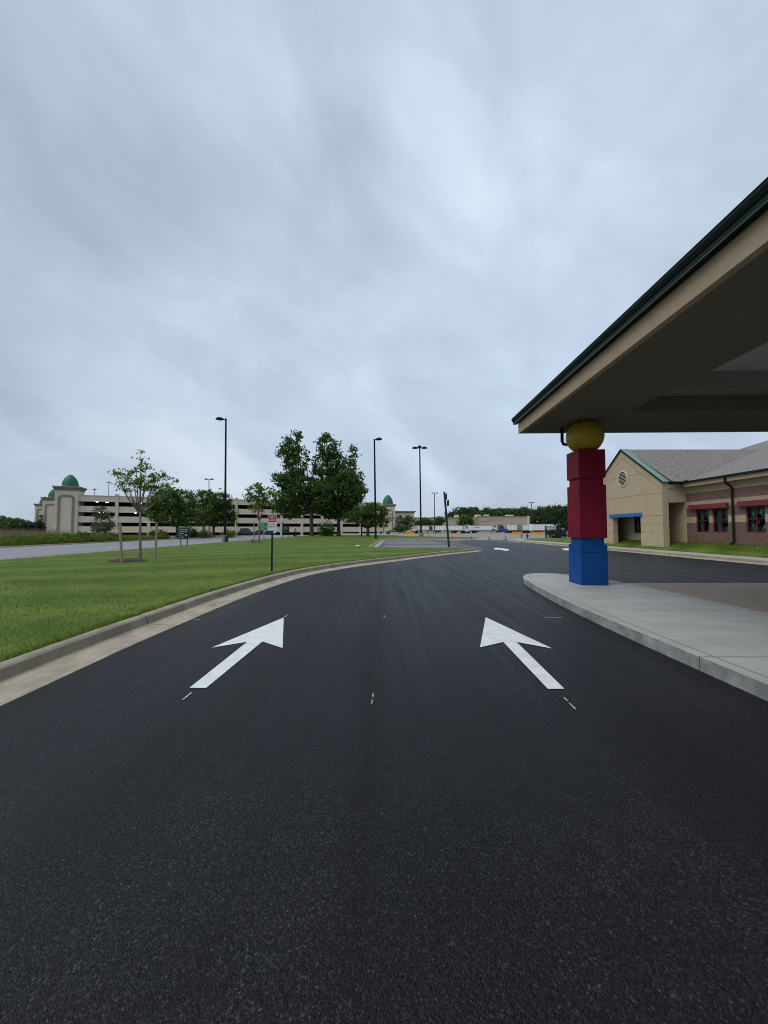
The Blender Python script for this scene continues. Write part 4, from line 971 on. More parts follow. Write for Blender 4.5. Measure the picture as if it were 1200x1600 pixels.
shrub('dark_shrub', 'dark low shrub under the wide leafy roadside tree', 247, 842, 64, 14, 7, 'leaf_mid', z=-.05, group=rs_)
shrub('dark_shrub', 'dark shrub just right of the dark directory sign', 299, 841, 68, 9, 8, 'leaf_dark', z=-.05, group=rs_)
shrub('dark_shrub', 'flat little shrub before the garage base, left of the right tree stake', 227, 844, 58, 6, 2.5, 'leaf_bright', n=50, z=-.05, group=rs_)
shrub('ball_shrub', 'dense dark ball-shaped shrub between the two big lawn trees', 509, 838.5, 70, 13, 9, 'leaf_dark', z=.25)
shrub('ball_shrub', 'lighter green bushy shrub behind the dark ball-shaped one', 510, 836, 76, 16, 13, 'leaf_mid', z=.2)
shrub('cone_shrub', 'tiny dark cone-shaped evergreen right of the green two-post sign', 461, 838, 80, 4, 7, 'leaf_pine', 60, 10, .2, .14, z=0, cone=True)
shrub('hedge', 'low clipped dark hedge beside the single-domed tower', 611, 835, 118, 9, 3.2, 'leaf_dark', z=0)
shrub('cone_tree', 'dark conical evergreen at the foot of the domed garage towers', 62.5, 843, 92, 8.5, 20, 'leaf_pine', 190, 20, .45, .3, z=-.9, cone=True, cat='tree')
lt = 'trees beyond the hedge at left'
tree('far_tree', 'pale loose far tree at the very left edge of the view', 'tree', 6, 838, 130, [(5, 815, 9, 8), (0, 826, 12, 8), (12, 822, 8, 6)], 830, .25, 130, 14, .9, .6, 'leaf_far', nb=10, group=lt, seed=1)
tree('far_tree', 'broad dark far tree, second from the left edge of the view', 'tree', 24, 838, 125, [(22, 820, 14, 9), (32, 822, 13, 9), (14, 828, 10, 6)], 832, .25, 190, 16, .9, .6, 'leaf_dark', nb=10, group=lt, seed=2)
tree('far_tree', 'low dark far tree directly left of the conical evergreen', 'tree', 47, 838, 115, [(45, 824, 13, 8), (54, 826, 10, 8), (36, 830, 10, 5)], 833, .25, 170, 16, .8, .55, 'leaf_pine', nb=10, group=lt, seed=3)
# the planted belt along the far side of the side road
hb = 'belt of mixed shrubs along the side road'
belt = [(4, 851, 12, 'leaf_bright', 'tall grassy green shrub at the very left edge of the road belt'), (24, 851, 13, 'leaf_mid', 'second shrub of the road belt from the left edge'), (44, 850, 14, 'leaf_bright', 'broad bright shrub below the conical evergreen'),
        (64, 849.5, 13, 'leaf_mid', 'mid green shrub below the left garage towers'), (84, 849, 12, 'leaf_bright', 'yellowish shrub below the left edge of the front domed tower'), (104, 848.5, 13, 'leaf_bright', 'yellowish shrub below the middle of the front domed tower'),
        (128, 848, 15, 'leaf_dark', 'tall dark shrub below the right edge of the front domed tower'), (146, 847.5, 10, 'leaf_bright', 'yellow-green shrub under the thin wispy tree'), (160, 847, 10, 'leaf_bright', 'small yellow-green shrub, second last of the road belt'), (176, 846.5, 11, 'leaf_mid', 'dark leafy shrub that ends the road belt before the garage')]
for px, by, rx, lm, lb in belt:
    dd = 33.6*600/(600-px); big_ = 1.0 if px < 120 else .8
    shrub('road_shrub', lb, px, by, dd+1.2, rx*1.1, (10 if px in (128,) else 8.2)*1.0*big_, lm, 170, 18, .30, .17, z=-.07, group=hb)
def plumes(name, n, x0, x1, y0, y1, h0, h1, wdt, m, zf=lambda x, y: -.07): return blades(name, n, x0, x1, y0, y1, None, zf, h0, h1, wdt, m)
tag(plumes('tall_grass', 9000, -46, -37.5, 30, 48, 1.0, 1.9, .02, 'reed'), 'tan plumed tall grass behind the green road shrubs', 'grass', kind='stuff')
tag(plumes('tall_grass', 26000, -36.5, -33.2, 28, 56, .35, 1.0, .018, 'leaf_bright'), 'rough green grass under the road shrubs', 'grass', kind='stuff')
tag(plumes('verge_grass', 24000, -33.4, -32.2, 28, 100, .04, .14, .014, 'blade'), 'grass verge along the far side of the side road', 'grass', kind='stuff')
# far planting before the warehouse
fw_ = 'small trees before the far buildings'
for px, by, d, lb, tn, lm in ((632, 834, 140, [(626, 815, 9, 9), (640, 814, 9, 9), (633, 820, 12, 8)], 'bushy grey-green tree right of the single-domed tower', 'leaf_grey'),
                              (624, 835, 130, [(624, 826, 6, 4)], 'small lollipop tree under the bushy grey-green one', 'leaf_grey'),
                              (668, 834, 160, [(664, 816, 10, 5), (656, 818, 8, 4)], 'low dark tree above the first trailer', 'leaf_dark'), (688, 834, 160, [(684, 815, 9, 6), (690, 812, 6, 4), (678, 817, 8, 4)], 'dark tree above the trailer with the red panel', 'leaf_dark'),
                              (728, 834, 158, [(728, 812, 10, 7), (721, 817, 7, 5), (736, 817, 6, 4)], 'single dark round tree before the tan warehouse', 'leaf_dark')):
    tree('far_small_tree', tn, 'tree', px, by, d, lb, 826, .2, 130, 14, .8, .6, lm, nb=8, group=fw_, seed=px, z=0)
# the wood behind
lobes = []
x = 30.0
while x < 190:
    h = (11.0 if x < 46 else 14.4)+random.uniform(-.5, 1.3)+(1.2 if x > 105 else 0)-(3.2 if x < 40 else 0); rx = random.uniform(3.6, 6.2)
    lobes.append(((x, 250+random.uniform(-5, 5), h-3.6), (rx, 4, 4.2))); lobes.append(((x+1.5, 246+random.uniform(-4, 4), h*.45), (rx, 4, h*.42))); lobes.append(((x+2, 252, h-1.6+random.uniform(-.5, .5)), (1.8, 2, 1.8))); x += rx*.72
lobes += [((20+i*3.2, 262, 5.9+random.uniform(-.3, .3)), (3, 3, 2.4)) for i in range(8)]
pts, cl_ = crown_pts(lobes, 9000, 13, 1.2, .4)
tag(tri_obj('treeline', leafquads(pts, .95), 4, 'leaf_far'), 'dense green wood rising behind the tan warehouse', 'wood', kind='stuff')

# ------------------------------------------------------------------ lamp posts
def head(mb, c, dx, dy, L=1.05):
    """a flat oval shoebox head reaching from c along (dx, dy)"""
    d = Vector((dx, dy, 0)).normalized(); n_ = Vector((-d.y, d.x, 0)); prof = [(0, .12, .06), (.12, .24, .13), (.35, .34, .2), (.65, .34, .2), (.9, .22, .13), (1, .06, .05)]
    k = len(mb.v); sg = 10
    for u, wv, hv in prof:
        for j in range(sg):
            t = 2*math.pi*j/sg; p = c+d*u*L+n_*math.cos(t)*wv*L*.95+Vector((0, 0, math.sin(t)*hv*L*(1.35 if math.sin(t) > 0 else .7))); mb.v.append(tuple(p))
    for i in range(len(prof)-1):
        for j in range(sg): j2 = (j+1) % sg; mb.f.append((k+i*sg+j, k+i*sg+j2, k+(i+1)*sg+j2, k+(i+1)*sg+j))
    mb.f.append(tuple(k+j for j in range(sg))[::-1]); mb.f.append(tuple(k+(len(prof)-1)*sg+j for j in range(sg)))
def lamp(label, px, by, top, d, dirs, r=.11, ped=.75, z=None, m='pole_black', L=1.05, arm=.45, group='tall parking lot lamp posts', xtop=None, pedr=.32):
    b = P(px, by, d)
    if z is not None: b.z = z
    t = P(xtop or px, top, d); o = thing('lamp_post', label, 'lamp post', tuple(b), group)
    if ped: mb = MB(); mb.lathe(b, [(pedr, -.15), (pedr, ped-.04), (pedr-.04, ped)], 16); mb.build('pedestal', 'pedestal', o)
    mb = MB(); mb.tube([b+Vector((0, 0, max(ped, .02))), b+Vector((0, 0, max(ped, 0)+.25)), t], [r*1.25, r, r*.72], 10)
    if r > .1: mb.box(b.x-r*1.7, b.x+r*1.7, b.y-r*1.7, b.y+r*1.7, b.z+ped, b.z+ped+.12)
    mb.build('pole', m, o)
    for dx, dy in dirs:
        dv = Vector((dx, dy, 0)).normalized(); mb = MB(); c = t+Vector((0, 0, -.12)); mb.tube([c, c+dv*arm], .05, 6); am = mb.build('arm', m, o)
        mb = MB(); head(mb, c+dv*arm, dx, dy, L); hd = mb.build('lamp_head', m, am)
        if d < 80:
            mb = MB(); q = c+dv*(arm+L*.5)+Vector((0, 0, -.10*L)); mb.lathe(q, [(.22*L, 0), (.18*L, -.02), (.05, -.03)], 12); mb.build('lens', 'lamp_lens', am)
lamp('tall black lamp post with one head pointing left, beside the side road', 351.3, 848.5, 654, 41.5, [(-1, -.25)], r=.12, L=.86, arm=.2, z=.14, xtop=353)
lamp('tall black lamp post with one head pointing right, before the round tree', 587, 843.4, 686, 55, [(1, -.4)], r=.15, ped=0, L=1.0, arm=.18, z=.25, xtop=585)
lamp('tallest black lamp post with three heads on a concrete pedestal', 657.8, 839.7, 699, 65, [(-1, .1), (1, .1), (-.12, -1)], r=.15, ped=.76, L=1.0, arm=.3, xtop=655.8, pedr=.42)
lamp('far thin twin-head lamp post among the trailers, left of the leaning post', 679, 833.5, 770, 125, [(-1, 0), (1, 0)], r=.15, L=.85, arm=.25, m='pole_bronze')
lamp('twin-head lamp post rising out of the roadside trees', 326.5, 840, 748, 78, [(-1, 0), (1, .25)], r=.1, L=.72, arm=.2, m='pole_bronze', z=-.1)
lamp('far thin twin-head lamp post in front of the dark wood', 830.5, 833.2, 785, 148, [(-1, 0), (1, 0)], r=.16, L=.9, arm=.25, m='pole_bronze')
lamp('very far short twin lamp before the tan warehouse near the round tree', 712.5, 833, 804, 165, [(-1, 0), (1, 0)], r=.1, L=.7, arm=.15, m='pole_bronze', ped=0)
lamp('very far short twin lamp before the cornice of the single-domed building', 642.5, 833, 798.5, 165, [(-1, 0), (1, 0)], r=.12, L=.95, arm=.12, m='pole_grey', ped=0)
mb = MB(); q = G(352.5, 848, .14)
bn_ = thing('litter_bin', 'small black bin against the pedestal of the left lamp post', 'bin', tuple(P(354, 846.5, 41)))
b = P(354, 846.5, 41); mb = MB(); mb.lathe((b.x, b.y, b.z), [(.16, 0), (.19, .5), (.20, .52)], 14); mb.build('body', 'bin_black', bn_); mb = MB(); mb.lathe((b.x, b.y, b.z+.52), [(.21, 0), (.21, .06), (.1, .14)], 14); mb.build('lid', 'bin_black', bn_)
b = P(359, 851, 38); mb = MB(); mb.bbox(b.x-.36, b.x+.36, b.y-.22, b.y+.22, b.z-.05, b.z+.17, .02); tag(mb.build('utility_box', 'barrier_concrete'), 'low flat concrete utility box in the grass beside the left lamp post', 'utility box')
b = P(394.3, 846, 38); mb = MB(); mb.lathe((b.x, b.y, b.z-.05), [(.07, 0), (.09, .2), (.07, .26), (.02, .28)], 10); tag(mb.build('ground_marker', 'blue_plastic'), 'little blue marker in the grass by the small sapling', 'marker')
b = G(559, 853.6, .3); mb = MB(); bm = bmesh.new(); bmesh.ops.create_icosphere(bm, subdivisions=2, radius=.12)
for v in bm.verts: v.co = Vector((v.co.x*1.4+b.x, v.co.y+b.y, v.co.z*.5+b.z+.03))+Vector((random.uniform(-.02, .02), random.uniform(-.02, .02), random.uniform(-.015, .015)))
mb.addbm(bm); tag(mb.build('crumpled_paper', 'paper_white'), 'crumpled white paper lying on the lawn before the parking bay', 'litter')

# ------------------------------------------------------------------ signs
b = G(424.7, 893, .15); b.z = lawn_z(b.x, b.y); d = b.y; s_ = d/600
sg = thing('no_parking_sign', 'red and white NO PARKING ACTIVE DRIVEWAY sign on a green post', 'sign', tuple(b))
mb = MB(); tz = P(425, 804, d).z
mb.box(b.x-.028, b.x+.028, b.y+.012, b.y+.022, b.z-.2, tz); mb.box(b.x-.028, b.x-.018, b.y-.012, b.y+.012, b.z-.2, tz); mb.box(b.x+.018, b.x+.028, b.y-.012, b.y+.012, b.z-.2, tz); mb.build('post', 'post_green', sg)
pt, pm, pb = P(425.6, 804.5, d).z, P(425.6, 815.9, d).z, P(425.6, 829, d).z; cx = P(425.7, 815, d).x; hw_ = .153
def rrect(mb, x0, x1, z0, z1, y0, y1, r_):
    pts = []
    for cx_, cz_, a0_ in ((x1-r_, z1-r_, 0), (x0+r_, z1-r_, 90), (x0+r_, z0+r_, 180), (x1-r_, z0+r_, 270)):
        for k in range(5): a = R(a0_+k*22.5); pts.append((cx_+r_*math.cos(a), cz_+r_*math.sin(a)))
    n = len(pts); k = len(mb.v); mb.v += [(x, y0, z) for x, z in pts]+[(x, y1, z) for x, z in pts]; mb.f.append(tuple(range(k, k+n))); mb.f.append(tuple(range(k+n, k+2*n))[::-1])
    for i in range(n): j = (i+1) % n; mb.f.append((k+i, k+n+i, k+n+j, k+j))
mb = MB(); rrect(mb, cx-hw_, cx+hw_, pb, pt, b.y-.018, b.y-.014, .035); pl_ = mb.build('plate', 'sign_white', sg)
mb = MB(); rrect(mb, cx-hw_+.014, cx+hw_-.014, pm, pt-.012, b.y-.0205, b.y-.0185, .024); mb.build('red_panel', 'sign_red', pl_)
mh = pt-pm
mbt = put_text('NO', .098, (cx, b.y-.0225, pm+mh*.66)); m2_ = put_text('PARKING', .078, (cx, b.y-.0225, pm+mh*.25), .255); k = len(mbt.v); mbt.v += m2_.v; mbt.f += [tuple(k+i for i in f) for f in m2_.f]; mbt.build('white_lettering', 'sign_white', pl_)
mbt = put_text('ACTIVE', .058, (cx, b.y-.0205, pm-.075)); m2_ = put_text('DRIVEWAY', .056, (cx, b.y-.0205, pm-.155), .225); k = len(mbt.v); mbt.v += m2_.v; mbt.f += [tuple(k+i for i in f) for f in m2_.f]; mbt.build('black_lettering', 'sign_black', pl_)
mb = MB(); x_, z_ = P(429.4, 831, d).x, P(429.4, 833, d).z; mb.hexa([(x_-.035, b.y-.01, z_), (x_+.035, b.y-.01, z_), (x_+.035, b.y+.004, z_), (x_-.035, b.y+.004, z_), (x_-.035, b.y-.01, z_+.10), (x_+.0, b.y-.01, z_+.08), (x_+.0, b.y+.004, z_+.08), (x_-.035, b.y+.004, z_+.10)]); mb.box(x_-.065, x_-.03, b.y-.012, b.y+.006, z_+.02, z_+.05); mb.build('tag_plate', 'paper_white', sg)
# directory sign at the road
d = 30.5; b0, b1_ = P(282, 855.5, d), P(292, 855.3, d); o = thing('directory_sign', 'dark octagonal-cornered directory sign with pale lines, on two posts', 'sign', tuple((b0+b1_)/2))
mb = MB()
for q in (b0, b1_): mb = MB(); mb.tube([(q.x, q.y+.03, q.z-.2), (q.x, q.y+.03, P(285, 826, d).z)], .035, 8); mb.build('post', 'post_green', o)
x0, x1, z0, z1 = P(276.6, 827, d).x, P(297.2, 827, d).x, P(0, 842, d).z, P(0, 824, d).z; c = .09
octo = [(x0+c, z0), (x1-c, z0), (x1, z0+c), (x1, z1-c), (x1-c, z1), (x0+c, z1), (x0, z1-c), (x0, z0+c)]
def plate(mb, pts, y0, y1):
    n = len(pts); k = len(mb.v); mb.v += [(x, y0, z) for x, z in pts]+[(x, y1, z) for x, z in pts]; mb.f.append(tuple(range(k, k+n))); mb.f.append(tuple(range(k+n, k+2*n))[::-1])
    for i in range(n): j = (i+1) % n; mb.f.append((k+i, k+n+i, k+n+j, k+j))
mb = MB(); plate(mb, octo, d-.03, d); mb.build('board', 'sign_dark', o)
mb = MB(); cx, cz = (x0+x1)/2, (z0+z1)/2
inn = [(cx+(x-cx)*.93, cz+(z-cz)*.93) for x, z in octo]; inn2 = [(cx+(x-cx)*.90, cz+(z-cz)*.90) for x, z in octo]
for i in range(8):
    j = (i+1) % 8; y = d-.033
    if i % 2: mb.face([(inn[i][0], y, inn[i][1]), (inn[j][0], y, inn[j][1]), (inn2[j][0], y, inn2[j][1]), (inn2[i][0], y, inn2[i][1])])
mb.build('border_line', 'sign_pale', o)
mb = MB(); W_, H_ = x1-x0, z1-z0; rd = random.Random(4)
def dashes(u0, u1, v, h, dens):
    u = u0
    while u < u1:
        wl = rd.uniform(.012, .026); mb.box(x0+W_*u, x0+W_*min(u1, u+wl), d-.0345, d-.031, z0+H_*v, z0+H_*(v+h*rd.uniform(.75, 1))); u += wl+.012
dashes(.14, .82, .80, .07, 1); dashes(.22, .80, .62, .085, 1); dashes(.15, .52, .44, .075, 1); dashes(.15, .30, .29, .05, 1); dashes(.34, .39, .29, .05, 1); dashes(.2, .58, .12, .065, 1)
mb.face([(x0+W_*.78, d-.033, z0+H_*.27), (x0+W_*.78, d-.033, z0+H_*.38), (x0+W_*.66, d-.033, z0+H_*.38), (x0+W_*.62, d-.033, z0+H_*.325), (x0+W_*.66, d-.033, z0+H_*.27)])
mb.build('pale_lettering', 'sign_pale', o)
# bright green guide sign behind the sapling
d = 56; o = thing('guide_sign', 'bright green double guide sign behind the small staked sapling', 'sign', (P(412, 827, d).x, d, .2)); x0, x1, z0, z1 = P(405.8, 827, d).x, P(418.4, 827, d).x, P(0, 828.3, d).z, P(0, 816.8, d).z; xm = (x0+x1)/2
mb = MB(); mb.box(xm-.05, xm+.05, d+.04, d+.12, 0, z1); mb.build('post', 'post_green', o)
for a, b_ in ((x0, xm-.03), (xm+.03, x1)): mb = MB(); rrect(mb, a, b_, z0, z1, d, d+.03, .06); pl_ = mb.build('panel', 'sign_green', o)
mb = MB()
for v in (.72, .45, .2): mb.box(x0+.1, xm-.12, d-.006, d-.002, z0+(z1-z0)*v, z0+(z1-z0)*v+.07)
mb.face([(xm+.16, d-.004, z0+.42), (xm+.38, d-.004, z0+.58), (xm+.38, d-.004, z0+.28)]); mb.build('pale_lettering', 'sign_pale', o)
# dark green two-post sign under the big tree
d = 70; o = thing('notice_sign', 'dark green sign on two posts under the left big lawn tree', 'sign', (P(446.5, 827, d).x, d, .3)); x0, x1 = P(441.5, 827, d).x, P(451.5, 827, d).x
for x, tp in ((x0, 816), (x1, 819.5)): mb = MB(); mb.tube([(x, d, .1), (x, d, P(0, tp, d).z)], .06, 8); mb.build('post', 'post_green', o)
mb = MB(); rrect(mb, x0+.02, x1-.02, P(0, 833.5, d).z, P(0, 820.5, d).z, d-.07, d-.03, .3); mb.build('board', 'post_green', o)
mb = MB(); z = P(0, 825, d).z
for i in range(3): mb.box(x0+.25, x1-.3+.05*i, d-.076, d-.071, z-.16*i+.1, z-.16*i+.15)
mb.build('pale_lettering', 'sign_pale', o)
# the leaning post, its plates seen edge-on
d = 33.4; b = P(701.3, 852.5, d); t = P(694.3, 768.5, d); o = thing('leaning_post', 'leaning dark green sign post at the tip of the lawn, plate edge-on', 'sign post', tuple(b))
mb = MB(); ax = (t-b).normalized(); sx_ = Vector((.085, 0, 0)); sy_ = Vector((0, .05, 0)); b2 = b-ax*.3
mb.hexa([b2-sx_-sy_, b2+sx_-sy_, b2+sx_+sy_, b2-sx_+sy_, t-sx_-sy_, t+sx_-sy_, t+sx_+sy_, t-sx_+sy_]); mb.build('post', 'post_green', o)
c = P(699.4, 786, d); mb = MB(); mb.box(c.x-.03, c.x+.09, c.y-.25, c.y+.25, c.z-.24, c.z+.24); mb.build('sign_plate', 'post_green', o)
c = P(697.2, 776, d); mb = MB(); mb.box(c.x-.01, c.x+.03, c.y-.3, c.y+.3, c.z-.25, c.z+.25); mb.build('sign_plate', 'post_green', o)
d = 68; b = P(565, 838, d); mb = MB(); mb.tube([b-Vector((0, 0, .2)), P(565, 815, d)], .13, 8); tag(mb.build('green_post', 'post_green'), 'plain dark green post under the round tree, left of its trunk', 'post')

# ------------------------------------------------------------------ traffic posts, barriers, hydrant, fence
def delin(px, by, top, label, dull=False):
    b = G(px, by, -.01); t = P(px, top, b.y); h = t.z-b.z; o = thing('traffic_post', label, 'traffic post', tuple(b), 'orange traffic posts at the drive end')
    mb = MB(); mb.lathe(b, [(.2, -.02), (.2, .05), (.09, .1)], 14); mb.build('foot', 'rubber', o)
    mb = MB(); mb.lathe(b, [(.075, .09), (.07, h-.06), (.05, h-.01), (.02, h)], 12); tb_ = mb.build('tube', 'post_orange' if not dull else 'hydrant_red', o)
    if not dull:
        for f in (.52, .78): mb = MB(); mb.lathe(b, [(.078, h*f), (.078, h*(f+.1))], 12); mb.build('white_band', 'sign_white', tb_)
for a in ((669, 841, 830.6, 'first orange traffic post, right of the three-head lamp pedestal'), (707.3, 843, 831.5, 'orange traffic post just right of the leaning post'), (737, 843, 831.7, 'orange traffic post before the white tractor cab'),
          (764, 843, 831.7, 'orange traffic post before the trailer with dark blue emblem'), (790, 843, 831.7, 'orange traffic post before the blue tractor')): delin(*a)
delin(815.3, 842.3, 833.5, 'dull brownish bare traffic post beside the red hydrant', True)
b = G(824, 841.6, .1); o = thing('fire_hydrant', 'dark red fire hydrant at the corner of the school lawn', 'hydrant', tuple(b))
mb = MB(); mb.lathe(b, [(.17, -.1), (.17, .05), (.12, .07), (.12, .5), (.16, .52), (.16, .57), (.13, .62), (.09, .72), (.03, .78)], 14); mb.build('barrel', 'hydrant_red', o)
mb = MB(); mb.tube([b+Vector((-.26, 0, .42)), b+Vector((.26, 0, .42))], .07, 10); mb.build('side_outlet', 'hydrant_red', o); mb = MB(); mb.tube([b+Vector((0, -.25, .36)), b+Vector((0, 0, .36))], .09, 10); mb.build('front_outlet', 'hydrant_red', o)
def barrier(x0, x1, top, by, m, label, group):
    dd = G(600, by, -.01).y; a, b_ = P(x0, by, dd), P(x1, by, dd); z1 = P(x0, top, dd).z; mb = MB(); L = b_.x-a.x; prof = [(-.3, 0), (-.28, .1), (-.14, .32), (-.09, 1), (.09, 1), (.14, .32), (.28, .1), (.3, 0)]
    n = len(prof); H = z1+.01; k = 0
    for x in (a.x, b_.x): mb.v += [(x, dd+u, -.012+H*v) for u, v in prof]
    mb.f.append(tuple(range(n))); mb.f.append(tuple(range(n, 2*n))[::-1])
    for i in range(n): j = (i+1) % n; mb.f.append((i, n+i, n+j, j))
    for f in (.25, .7): mb.box(a.x+L*f-.18, a.x+L*f+.18, dd-.31, dd+.31, -.005, .09)
    tag(mb.build('road_barrier', m), label, 'barrier', group)
for a in ((633, 646.5, 830.8, 836.6, 'orange plastic barrier left of the three-head lamp post'), (713, 719.2, 831.8, 835.2, 'small far orange barrier under the white tractor cab'), (800, 815.6, 830.8, 835.6, 'orange barrier between the blue tractor and the hydrant'), (832, 849.5, 831, 836.2, 'orange barrier just left of the black fence')):
    barrier(a[0], a[1], a[2], a[3], 'barrier_orange', a[4], 'orange road barriers')
for a in ((609, 624, 831.6, 836.2, 'pale concrete barrier in front of the clipped hedge'), (624.5, 632, 832.2, 836, 'pale concrete barrier directly left of the first orange barrier'), (683, 697, 832, 835.6, 'pale concrete barrier just left of the leaning post'), (744, 762, 831.6, 835, 'pale concrete barrier under the emblem trailer, left one'), (768, 788, 831.8, 835.2, 'pale concrete barrier under the blue tractor')):
    barrier(a[0], a[1], a[2], a[3], 'barrier_concrete', a[4], 'concrete road barriers')
d = 58; zb_ = .2; o = thing('metal_fence', 'black metal picket fence on the grass left of the school', 'fence', (28, d, zb_)); x0, x1 = P(852.5, 827, d).x, 33.0; zt = P(0, 822, d).z
xs = [x0+i*(x1-x0)/4 for i in range(5)]
for x in xs: mb = MB(); mb.box(x-.06, x+.06, d-.06, d+.06, zb_-.2, zt+.08); mb.build('post', 'fence_black', o)
mb = MB()
for z in (zb_+.15, zt-.28, zt-.05): mb.box(x0, x1, d-.02, d+.02, z, z+.05)
x = x0+.11
while x < x1: mb.box(x-.022, x+.022, d-.035, d-.021, zb_+.05, zt); x += .125
mb.build('picket_panel', 'fence_black', o)
shrub('dark_shrub', 'dark bush seen through the black picket fence', 870, 839, 61, 16, 7, 'leaf_pine', z=.2)

# ------------------------------------------------------------------ trailers, tractors, cars
def wheel(mb, x, y, r_, w_): mb.tube([(x, y, r_), (x, y+w_, r_)], r_, 14)
def trailer(label, x0p, x1p, topy, d, m='trailer_white', decal=None, ax=.85, group='parked semi-trailers', ribs=9):
    x0, x1 = P(x0p, 827, d).x, P(x1p, 827, d).x; zt = P(0, topy, d).z; L = x1-x0; o = thing('semi_trailer', label, 'trailer', ((x0+x1)/2, d, 0), group); zf = 1.05
    mb = MB(); mb.bbox(x0, x1, d, d+2.5, zf, zt, .05); body = mb.build('box_body', m, o)
    mb = MB(); mb.box(x0, x1, d-.03, d, zf, zf+.18); mb.box(x0, x1, d-.03, d, zt-.14, zt-.02)
    for i in range(ribs+1): x = x0+L*i/ribs; mb.box(max(x0, x-.03), min(x1, x+.03), d-.02, d, zf+.18, zt-.14)
    mb.build('rail_frame', 'trailer_trim', body)
    for k_, da in enumerate((0, 1.25)):
        mb = MB(); xx = x0+L*ax+da*(1 if ax < .5 else -1); wheel(mb, xx, d+.05, .5, .3); wheel(mb, xx, d+2.1, .5, .3); mb.build('wheel', 'rubber', o)
    mb = MB(); mb.box(x0+.3, x1-.3, d+.5, d+2.0, .85, zf-.002); xx = x0+L*(1-ax); mb.box(xx-.08, xx+.08, d+.25, d+.42, -.01, .9); mb.box(xx-.08, xx+.08, d+2.0, d+2.2, -.01, .9); mb.build('underframe', 'trailer_trim', o)
    if decal == 'red': mb = MB(); mb.box(x0+L*.47, x0+L*.60, d-.045, d-.032, zf+.12, zt-.1); mb.build('red_panel', 'decal_red', body)
    if decal == 'blue':
        mb = MB(); cxx, czz = x0+L*.88, (zf+zt)/2
        for a0_ in (20, 200):
            for k_ in range(6):
                t0, t1 = R(a0_+k_*22), R(a0_+k_*22+22); r0_, r1_ = .45, .95*(1-.05*k_)
                mb.face([(cxx+r0_*math.cos(t0), d-.04, czz+r0_*math.sin(t0)), (cxx+r0_*math.cos(t1), d-.04, czz+r0_*math.sin(t1)), (cxx+r1_*math.cos(t1), d-.04, czz+r1_*math.sin(t1)), (cxx+r1_*math.cos(t0), d-.04, czz+r1_*math.sin(t0))])
        mb.box(x0+L*.16, x0+L*.36, d-.045, d-.035, zt-.75, zt-.55); mb.build('emblem', 'decal_blue', body)
    return o
def tractor(label, x0p, x1p, topy, d, m, face=-1):
    """cab facing along x (face -1: left)"""
    x0, x1 = P(x0p, 827, d).x, P(x1p, 827, d).x; L = x1-x0; zt = P(0, topy, d).z; o = thing('truck_tractor', label, 'truck', ((x0+x1)/2, d, 0), 'truck tractors by the trailers')
    def X(u): return x0+L*u if face < 0 else x1-L*u
    prof = [(.02, .5), (.02, 1.25), (.05, 1.55), (.36, 1.8), (.44, 2.35*zt/3.3), (.50, zt*.86), (.62, zt), (.86, zt), (.86, .9), (.9, .6)]
    mb = MB(); pts = [(X(u), z) for u, z in prof]
    n = len(pts); mb.v += [(x, d, z) for x, z in pts]+[(x, d+2.3, z) for x, z in pts]; mb.f.append(tuple(range(n)) if face > 0 else tuple(range(n))[::-1]); mb.f.append(tuple(range(n, 2*n)))
    for i in range(n): j = (i+1) % n; mb.f.append((i, j, n+j, n+i))
    body = mb.build('cab', m, o)
    mb = MB(); q = [(X(.47), 1.95), (X(.66), 1.95), (X(.66), zt*.84), (X(.52), zt*.84)]; mb.face([(x, d-.012, z) for x, z in q]); mb.build('side_window', 'car_glass', body)
    mb = MB(); a, b_ = (X(.43)-.02*(-face), 1.98), (X(.50), zt*.84); mb.face([(X(.385), d+.15, 2.0), (X(.385), d+2.15, 2.0), (X(.49), d+2.15, zt*.84), (X(.49), d+.15, zt*.84)]); mb.build('windscreen', 'car_glass', body)
    for u in (.17, .72, .92): mb = MB(); wheel(mb, X(u), d-.03, .5, .3); wheel(mb, X(u), d+2.05, .5, .3); mb.build('wheel', 'rubber', o)
    mb = MB(); mb.box(min(X(.05), X(1)), max(X(.05), X(1)), d+.5, d+1.8, .55, .85); mb.build('chassis', 'trailer_trim', o)
    mb = MB(); mb.tube([(X(.89), d+.1, 1), (X(.89), d+.1, zt+.2)], .08, 8); mb.build('exhaust_stack', 'pole_grey', o)
    mb = MB(); mb.box(min(X(.0), X(.03)), max(X(.0), X(.03)), d+.1, d+2.2, .35, .75); mb.build('bumper', 'pole_grey', o)
trailer('grey-fronted white trailer with a dark red panel on its side', 652, 691.5, 821.2, 146, decal='red', ax=.84)
trailer('plain white trailer directly left of the white tractor cab', 692, 723, 821, 143, ax=.70, ribs=5)
trailer('white trailer with dark blue swirl emblem beside the blue tractor', 734, 777, 821, 146, decal='blue', ax=.16)
trailer('short ribbed white trailer right of the blue tractor', 795.8, 808, 819.7, 147, ax=.7, ribs=4)
trailer('short grey container trailer between two white ones', 808.3, 818, 819.4, 149, m='trailer_grey', ax=.6, ribs=5)
trailer('white trailer end behind the thin twin lamp, left of the last trailer', 818.3, 830, 820, 148, ax=.7, ribs=3)
trailer('last long white trailer, partly behind the black fence', 831, 865, 818.8, 140, ax=.25, ribs=7)
trailer('far white trailer roof showing over the black fence', 858, 869.5, 820.6, 160, ax=.5, ribs=3)
tractor('white truck tractor between the plain trailer and the emblem trailer', 722.5, 734.5, 822.5, 144, 'truck_white', face=1)
tractor('white truck tractor at the left end of the trailer row', 643.5, 652.5, 824, 146, 'truck_white', face=-1)
tractor('blue truck tractor in the middle of the trailer row', 777.5, 795, 819.8, 146, 'truck_blue', face=1)
